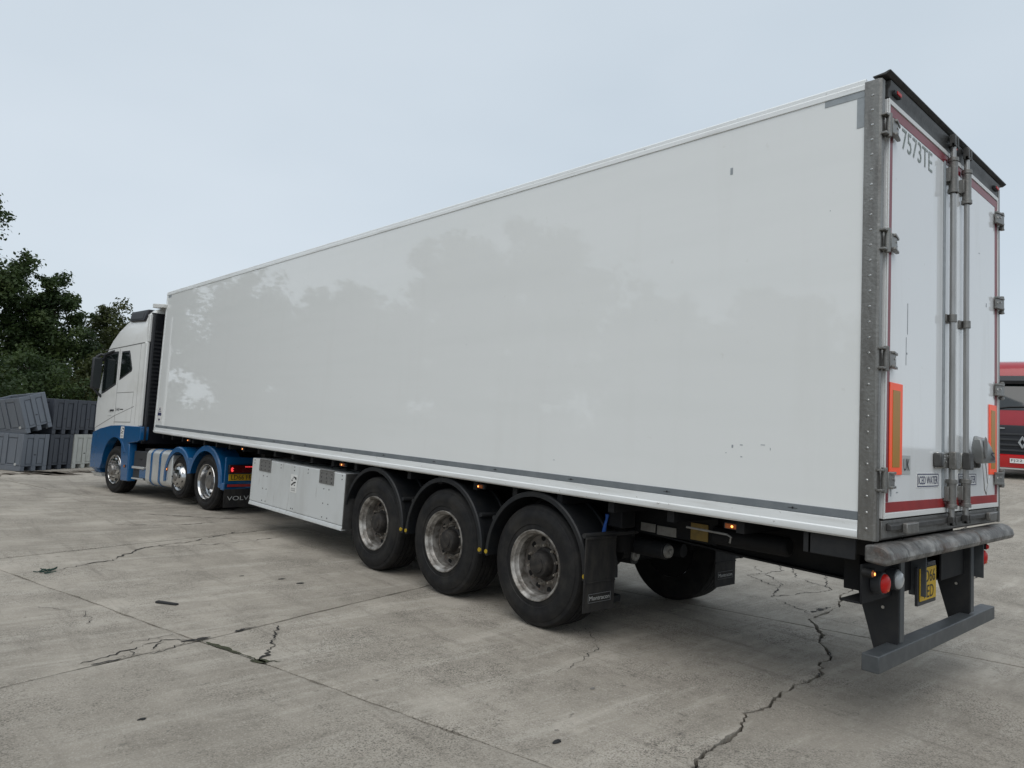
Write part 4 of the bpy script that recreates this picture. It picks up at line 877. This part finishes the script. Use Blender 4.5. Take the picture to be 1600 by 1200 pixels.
for s_ in (-1, 1): em.prism([(0, 1.13), (s_ * .10, .96), (s_ * .045, .96), (0, 1.04)], 'y', -.17, -.137).prism([(0, .79), (s_ * .10, .96), (s_ * .045, .96), (0, .88)], 'y', -.17, -.137)
part('emblem', em, 'alloy', Q, .004)
part('bumper', MB().loft([rplan(z, w_, yf, rc) for z, w_, yf, rc in ((.30, 1.22, -.02, .2), (.36, 1.25, -.06, .2), (.60, 1.25, -.08, .18), (.64, 1.24, -.04, .18))]), 'red_bright', Q, angle=40)
part('bumper_lip', MB().loft([rplan(z, w_, yf, rc) for z, w_, yf, rc in ((.255, 1.22, -.05, .2), (.29, 1.24, -.07, .2))]), 'sticker', Q)
pl = part('number_plate', MB().box(-.27, .27, -.155, -.14, .42, .54), 'sticker', Q)
part('lettering', flat(text('FJ22', -.24, .0, .44, .52, (0, -.155, 0), (1, 0, 0), (0, 0, 1)), 'ink', 'lettering'), None, pl, loc=(0, 0, 0))
part('antenna', MB().cyl((-.62, .55, 3.05), (-.60, .58, 3.5), .012, .006, 6), 'ink', Q)
for s_ in (-1, 1):
    part('headlamp', MB().box(min(s_ * .95, s_ * 1.2), max(s_ * .95, s_ * 1.2), -.08, -.03, .66, .85), 'lens_clear', Q, .02)
    part('mirror_housing', MB().box(min(s_ * 1.32, s_ * 1.52), max(s_ * 1.32, s_ * 1.52), .05, .15, 1.75, 2.45).box(min(s_ * 1.2, s_ * 1.35), max(s_ * 1.2, s_ * 1.35), .09, .13, 2.3, 2.36), 'cab_trim', Q, .03)
    for y in (1.25, 4.8):
        o = part('wheel', WM['k_rim'], None, Q, loc=(s_ * 1.2, y, .485), rot=(0, 0, pi if s_ > 0 else 0))
        part('tyre', WM['k_tyre'], None, o, loc=(0, 0, 0))
part('frame', MB().box(-.45, .45, .3, 6.0, .55, .95), 'chassis', Q)
part('radiator_guard', MB().box(-1.0, 1.0, .15, .9, .25, .9), 'chassis', Q)

# ------------------------------------------------------------------ plastic pallet boxes
CWD, CLN, CH = .76, 1.15, .94
def crate_meshes(m_):
    t = .04; fz = .12
    body = MB().box(-CWD / 2, CWD / 2, .02, CLN - .02, fz, fz + .04)
    body.box(-CWD / 2 + .03, -CWD / 2 + .06, .03, CLN - .03, fz + .04, CH - .01).box(CWD / 2 - .06, CWD / 2 - .03, .03, CLN - .03, fz + .04, CH - .01)
    body.box(-CWD / 2 + .061, CWD / 2 - .061, .03, .06, fz + .04, CH - .01).box(-CWD / 2 + .061, CWD / 2 - .061, CLN - .06, CLN - .03, fz + .04, CH - .01)
    post = lambda: None
    out = [('shell', body, .004)]
    for x in (-CWD / 2, -.06, CWD / 2 - .12):
        for y in (0, CLN - .031):
            out.append(('corner_post' if abs(x) > .1 else 'rib', MB().box(x, x + .12, y, y + .031, fz + .001, CH), .01))
    for y in (.033, CLN / 2 - .075, CLN - .183):
        for x in (-CWD / 2, CWD / 2 - .029): out.append(('rib', MB().box(x, x + .029, y, y + .15, fz + .001, CH - .001), .01))
    for xa, xb in ((-.255, -.065), (.065, .255)):
        for y0, y1 in ((.014, .0295), (CLN - .0295, CLN - .014)):
            out.append(('panel', MB().box(xa + .02, xb - .02, y0, y1, fz + .06, CH - .13), .008))
            out.append(('rim', MB().box(xa - .003, xb + .003, y0 - .004, y1, CH - .10, CH - .003), .006))
    for ya, yb in ((.20, CLN / 2 - .09), (CLN / 2 + .09, CLN - .2)):
        for x0, x1 in ((-CWD / 2 + .012, -CWD / 2 + .0295), (CWD / 2 - .0295, CWD / 2 - .012)):
            out.append(('panel', MB().box(x0, x1, ya + .02, yb - .02, fz + .06, CH - .13), .008))
            out.append(('rim', MB().box(x0 - .003 if x0 < 0 else x0, x1 if x0 < 0 else x1 + .003, ya - .003, yb + .003, CH - .10, CH - .003), .006))
    for x in (-CWD / 2, -.06, CWD / 2 - .12): out.append(('runner', MB().box(x, x + .12, 0, CLN, 0, fz - .001), .01))
    out.append(('drain_plug', MB().cyl((-CWD / 2 - .012, .17, fz + .05), (-CWD / 2 + .03, .17, fz + .05), .035, .035, 12), 0))
    out.append(('lock_hole', MB().box(-.03, .03, -.003, .001, .40, .425), 0))
    return [(n_, mb.mesh(n_, 'sticker_grey' if n_ == 'drain_plug' else 'ink' if n_ == 'lock_hole' else m_), bv) for n_, mb, bv in out]
CM = {m_: crate_meshes(m_) for m_ in ('crate_grey', 'crate_dark', 'crate_white')}
def crate(m_, loc, rot, label):
    t_ = thing('pallet_box', label, 'crate', loc, rot, 'plastic pallet boxes by the trees')
    for n_, me, bv in CM[m_]: part(n_, me, None, t_, bv, loc=(0, 0, 0))
    return t_
gz = -.15
def place(corner, ed, b=0, z=0):
    ed = Vector((*ed, 0)).normalized(); bk = Vector((-ed.y, ed.x, 0)); p = Vector((*corner, 0)) + ed * CWD / 2 + bk * b
    return (p.x, p.y, gz + z), math.atan2(ed.y, ed.x)
EA, EE = (.84, .54), (.82, .57)
la, ya = place((-1.20, 20.0), EA)
crate('crate_grey', la, (0, 0, ya), 'mid grey pallet box standing on the ground under the tipped one')
lb_, yb_ = place((-1.15, 20.0), EA, .0, CH + .012 + CWD / 2 * sin(radians(15)))
tip = Matrix.Rotation(yb_, 4, 'Z') @ Matrix.Rotation(radians(-15), 4, 'Y') @ Matrix.Rotation(radians(-7), 4, 'X')
crate('crate_grey', lb_, tip.to_euler(), 'mid grey pallet box tipped at an angle on top of another')
cD = (-.50, 20.50); eE = Vector(EE).normalized()
cE = (cD[0] + eE.x * (CWD + .02), cD[1] + eE.y * (CWD + .02)); cF = (cE[0] + eE.x * (CWD + .03), cE[1] + eE.y * (CWD + .03))
for m_, c_, z_, lab in (('crate_dark', cD, 0, 'dark grey pallet box on the ground left of the white one'), ('crate_white', cE, 0, 'dirty white pallet box on the ground left of the truck cab'),
                        ('crate_white', cF, 0, 'white pallet box nearly hidden behind the blue cab front'), ('crate_dark', cD, CH + .005, 'dark grey upper pallet box beside the tipped one'), ('crate_dark', cE, CH + .005, 'dark grey pallet box stacked on the dirty white one')):
    l_, y_ = place(c_, EE, random.uniform(0, .03), z_); crate(m_, l_, (0, 0, y_ + random.uniform(-.012, .012)), lab)
crack([(-2.6, 18.9), (-1.2, 19.3), (.2, 19.9), (1.6, 20.5)], .35, 88, 'litter', 'leaf_litter', .2, 14)

# ------------------------------------------------------------------ trees
def tree(label, loc, h, r, leafm, seed, leaves=9000, size=.15, base=.18, group=None, squash=1.0, name='broadleaf_tree'):
    rnd = random.Random(seed)
    t_ = thing(name, label, 'tree', loc, (0, 0, rnd.uniform(0, 6)), group)
    tr = MB(); blobs = []
    pts = [(0, 0, -.1)]; 
    for i in range(1, 7): pts.append((rnd.uniform(-.05, .05) * h * .3 * i / 6, rnd.uniform(-.05, .05) * h * .3 * i / 6, h * .9 * i / 6))
    r0 = .022 * h
    tr.tube(pts, [r0 * (1 - .85 * i / 6) for i in range(7)], 9)
    nb = 17
    for i in range(nb):
        f = base + (.93 - base) * (i + rnd.random() * .6) / nb
        k = min(5, int(f / .9 * 6)); q = (f / .9 * 6) - k
        p0 = Vector(pts[k]).lerp(Vector(pts[k + 1]), max(0, min(1, q)))
        a = i * 2.4 + rnd.uniform(-.4, .4)
        env = r * (sin(pi * min(1, .18 + .80 * (f - base) / (1 - base))) ** .7) * rnd.uniform(.75, 1.12)
        d = Vector((cos(a), sin(a), rnd.uniform(.25, .75))); p1 = p0 + Vector((d.x * env * .75, d.y * env * .75, d.z * env * .6))
        mid = p0.lerp(p1, .5) + Vector((0, 0, -.06 * env))
        tr.tube([p0, mid, p1], [r0 * .38 * (1 - f * .6), r0 * .22, r0 * .06], 6)
        for s in range(4):
            c = p0.lerp(p1, .45 + .2 * s) + Vector((rnd.gauss(0, .14), rnd.gauss(0, .14), rnd.gauss(0, .12))) * env
            blobs.append((c, env * rnd.uniform(.24, .46)))
        for s in range(2):
            c = p1 + Vector((rnd.gauss(0, .22), rnd.gauss(0, .22), rnd.uniform(.0, .45))) * env; blobs.append((c, env * rnd.uniform(.12, .22)))
    top = Vector(pts[-1])
    for s in range(6): blobs.append((top + Vector((rnd.gauss(0, .16) * r, rnd.gauss(0, .16) * r, rnd.uniform(-.1, .11) * h)), r * rnd.uniform(.14, .27)))
    part('trunk', tr, 'bark', t_)
    vs = []; fs = []; tot = sum(b[1] ** 2 for b in blobs)
    for c, br in blobs:
        for _ in range(max(6, int(leaves * br * br / tot))):
            d = Vector((rnd.gauss(0, 1), rnd.gauss(0, 1), rnd.gauss(0, 1))).normalized()
            p = c + d * br * (rnd.random() ** .45) * rnd.uniform(.7, 1.25) ; p.z = c.z + (p.z - c.z) * .8
            n_ = (d * .6 + Vector((rnd.gauss(0, .6), rnd.gauss(0, .6), rnd.gauss(.5, .6)))).normalized()
            u = n_.orthogonal().normalized(); v = n_.cross(u); an = rnd.uniform(0, 6.28); u, v = u * cos(an) + v * sin(an), v * cos(an) - u * sin(an)
            sz = size * rnd.uniform(.6, 1.3); i0 = len(vs)
            vs += [p - u * sz * .6, p + v * sz * .34 + n_ * sz * .08, p + u * sz * .6, p - v * sz * .34 + n_ * sz * .08]
            fs.append((i0, i0 + 1, i0 + 2, i0 + 3))
    me = bpy.data.meshes.new('crown'); me.from_pydata([tuple(v) for v in vs], [], fs); me.materials.append(M[leafm])
    part('crown', me, None, t_, loc=(0, 0, 0))
    return t_
GRP = 'trees along the yard edge'
tree('tall leafy tree behind the tipped grey box', (.05, 34.6, gz), 7.7, 2.3, 'leaf', 1, 26000, .135, .10, GRP)
tree('leafy tree with pointed crown right of the tall one', (1.45, 33.4, gz), 7.2, 1.7, 'leaf', 12, 21000, .13, .08, GRP)
tree('smaller olive green tree rising behind the truck cab', (4.2, 36.0, gz), 6.5, 2.1, 'leaf_olive', 5, 19000, .13, .06, GRP)
tree('low bushy tree between the dark boxes and mirror', (3.0, 31.0, gz), 3.9, 1.6, 'leaf_olive', 21, 9000, .12, .05, GRP)
tree('tallest tree, its leaves entering at left frame edge', (-3.15, 34.0, gz), 11.6, 2.5, 'leaf', 9, 18000, .15, .45, GRP)
tree('dark low tree directly behind the grey boxes', (.2, 29.5, gz), 3.4, 1.9, 'leaf', 33, 9000, .12, .05, GRP)
tree('full leafy tree mirrored in the cab door window', (-6.0, 36.0, gz), 9.0, 3.0, 'leaf', 41, 8000, .26, .06, GRP)
tree('wide leafy tree mirrored beside the cab', (-11.0, 38.0, gz), 10.0, 3.4, 'leaf', 42, 8000, .28, .06, GRP)
# trees on the open side of the yard, seen mirrored in the glossy panel
REF = 'trees mirrored in the trailer side'
for i, (x, y, h, r) in enumerate([(-19, 23, 11.8, 4.2), (-19, 29.5, 12.2, 4.0), (-17, 36, 9.6, 3.4), (-19, 43, 10.4, 3.8), (-20, 16.0, 7.6, 3.4), (-20, 10.5, 7.0, 3.4), (-19, 53, 11, 4.2), (-21, 4, 5.6, 3.2)]):
    lab = ['broad tree mirrored highest in the middle of trailer side', 'tall tree mirrored left of the highest silhouette', 'tree mirrored as a lower hump left of centre', 'tree mirrored near the front third of trailer side', 'low tree mirrored right of the highest silhouette', 'low rounded tree mirrored towards the rear of trailer side', 'far tree mirrored near the front edge of trailer', 'shrubby tree mirrored beside the rear corner post'][i]
    tree(lab, (x, y, gh(x, y) - .05), h, r, 'leaf', 70 + i, 12000, .36, .03, REF)

# ------------------------------------------------------------------ litter on the concrete
o = part('rubber_strip', MB().hexa([(-.10, -.018, 0), (.10, -.018, 0), (.11, .018, 0), (-.09, .022, 0), (-.10, -.014, .018), (.10, -.015, .014), (.105, .015, .014), (-.09, .018, .02)]), 'debris', None, .004)
o.location = (-2.28, 4.98, .002); o.rotation_euler = (0, 0, radians(-52)); tag(o, 'short black rubber strip lying on the concrete', 'debris')
rg = MB()
rn = random.Random(4)
for i in range(14):
    a = rn.uniform(0, 6.28); p = Vector((rn.gauss(0, .07), rn.gauss(0, .04), .012)); q = [p]
    for k in range(4): a += rn.uniform(-1, 1); p = p + Vector((cos(a) * .04, sin(a) * .03, rn.uniform(-.006, .012))); p.z = max(.008, p.z); q.append(p)
    rg.tube(q, .006, 5)
o = part('green_twine', rg, 'rag', None); o.location = (-2.9, 6.72, 0); o.scale = (.75, .75, .7); tag(o, 'tangle of dark green twine on the cracked joint', 'twine')
for i, (x, y, s, lab) in enumerate([(-1.42, 1.12, .016, 'small dark stone alone near the bottom edge'), (-1.01, 5.44, .02, 'dark scrap right of the rubber strip'), (-.93, 5.18, .022, 'larger dark scrap nearest the first trailer wheel'), (-1.3, 5.75, .013, 'tiny scrap left of two other scraps'), (-3.13, 2.62, .012, 'tiny stone at lower left'), (-.62, 1.55, .012, 'tiny pale stone below the rearmost wheel')]):
    rn = random.Random(i); st_ = MB(); rings = []
    for k in range(4):
        rr_ = (1, 1.15, .85, .3)[k] * s; rings.append([((.5 + 1.1 * rn.random()) * rr_ * 1.5 * cos(a), (.4 + .8 * rn.random()) * rr_ * sin(a), k * s * (.25 if 'stone' in lab else .1)) for a in [2 * pi * q / 9 for q in range(9)]])
    o = part('stone' if 'stone' in lab else 'scrap', st_.loft(rings), 'stone' if 'pale' in lab else 'debris', None); o.location = (x, y, .001); tag(o, lab, 'stone' if 'stone' in lab else 'debris')
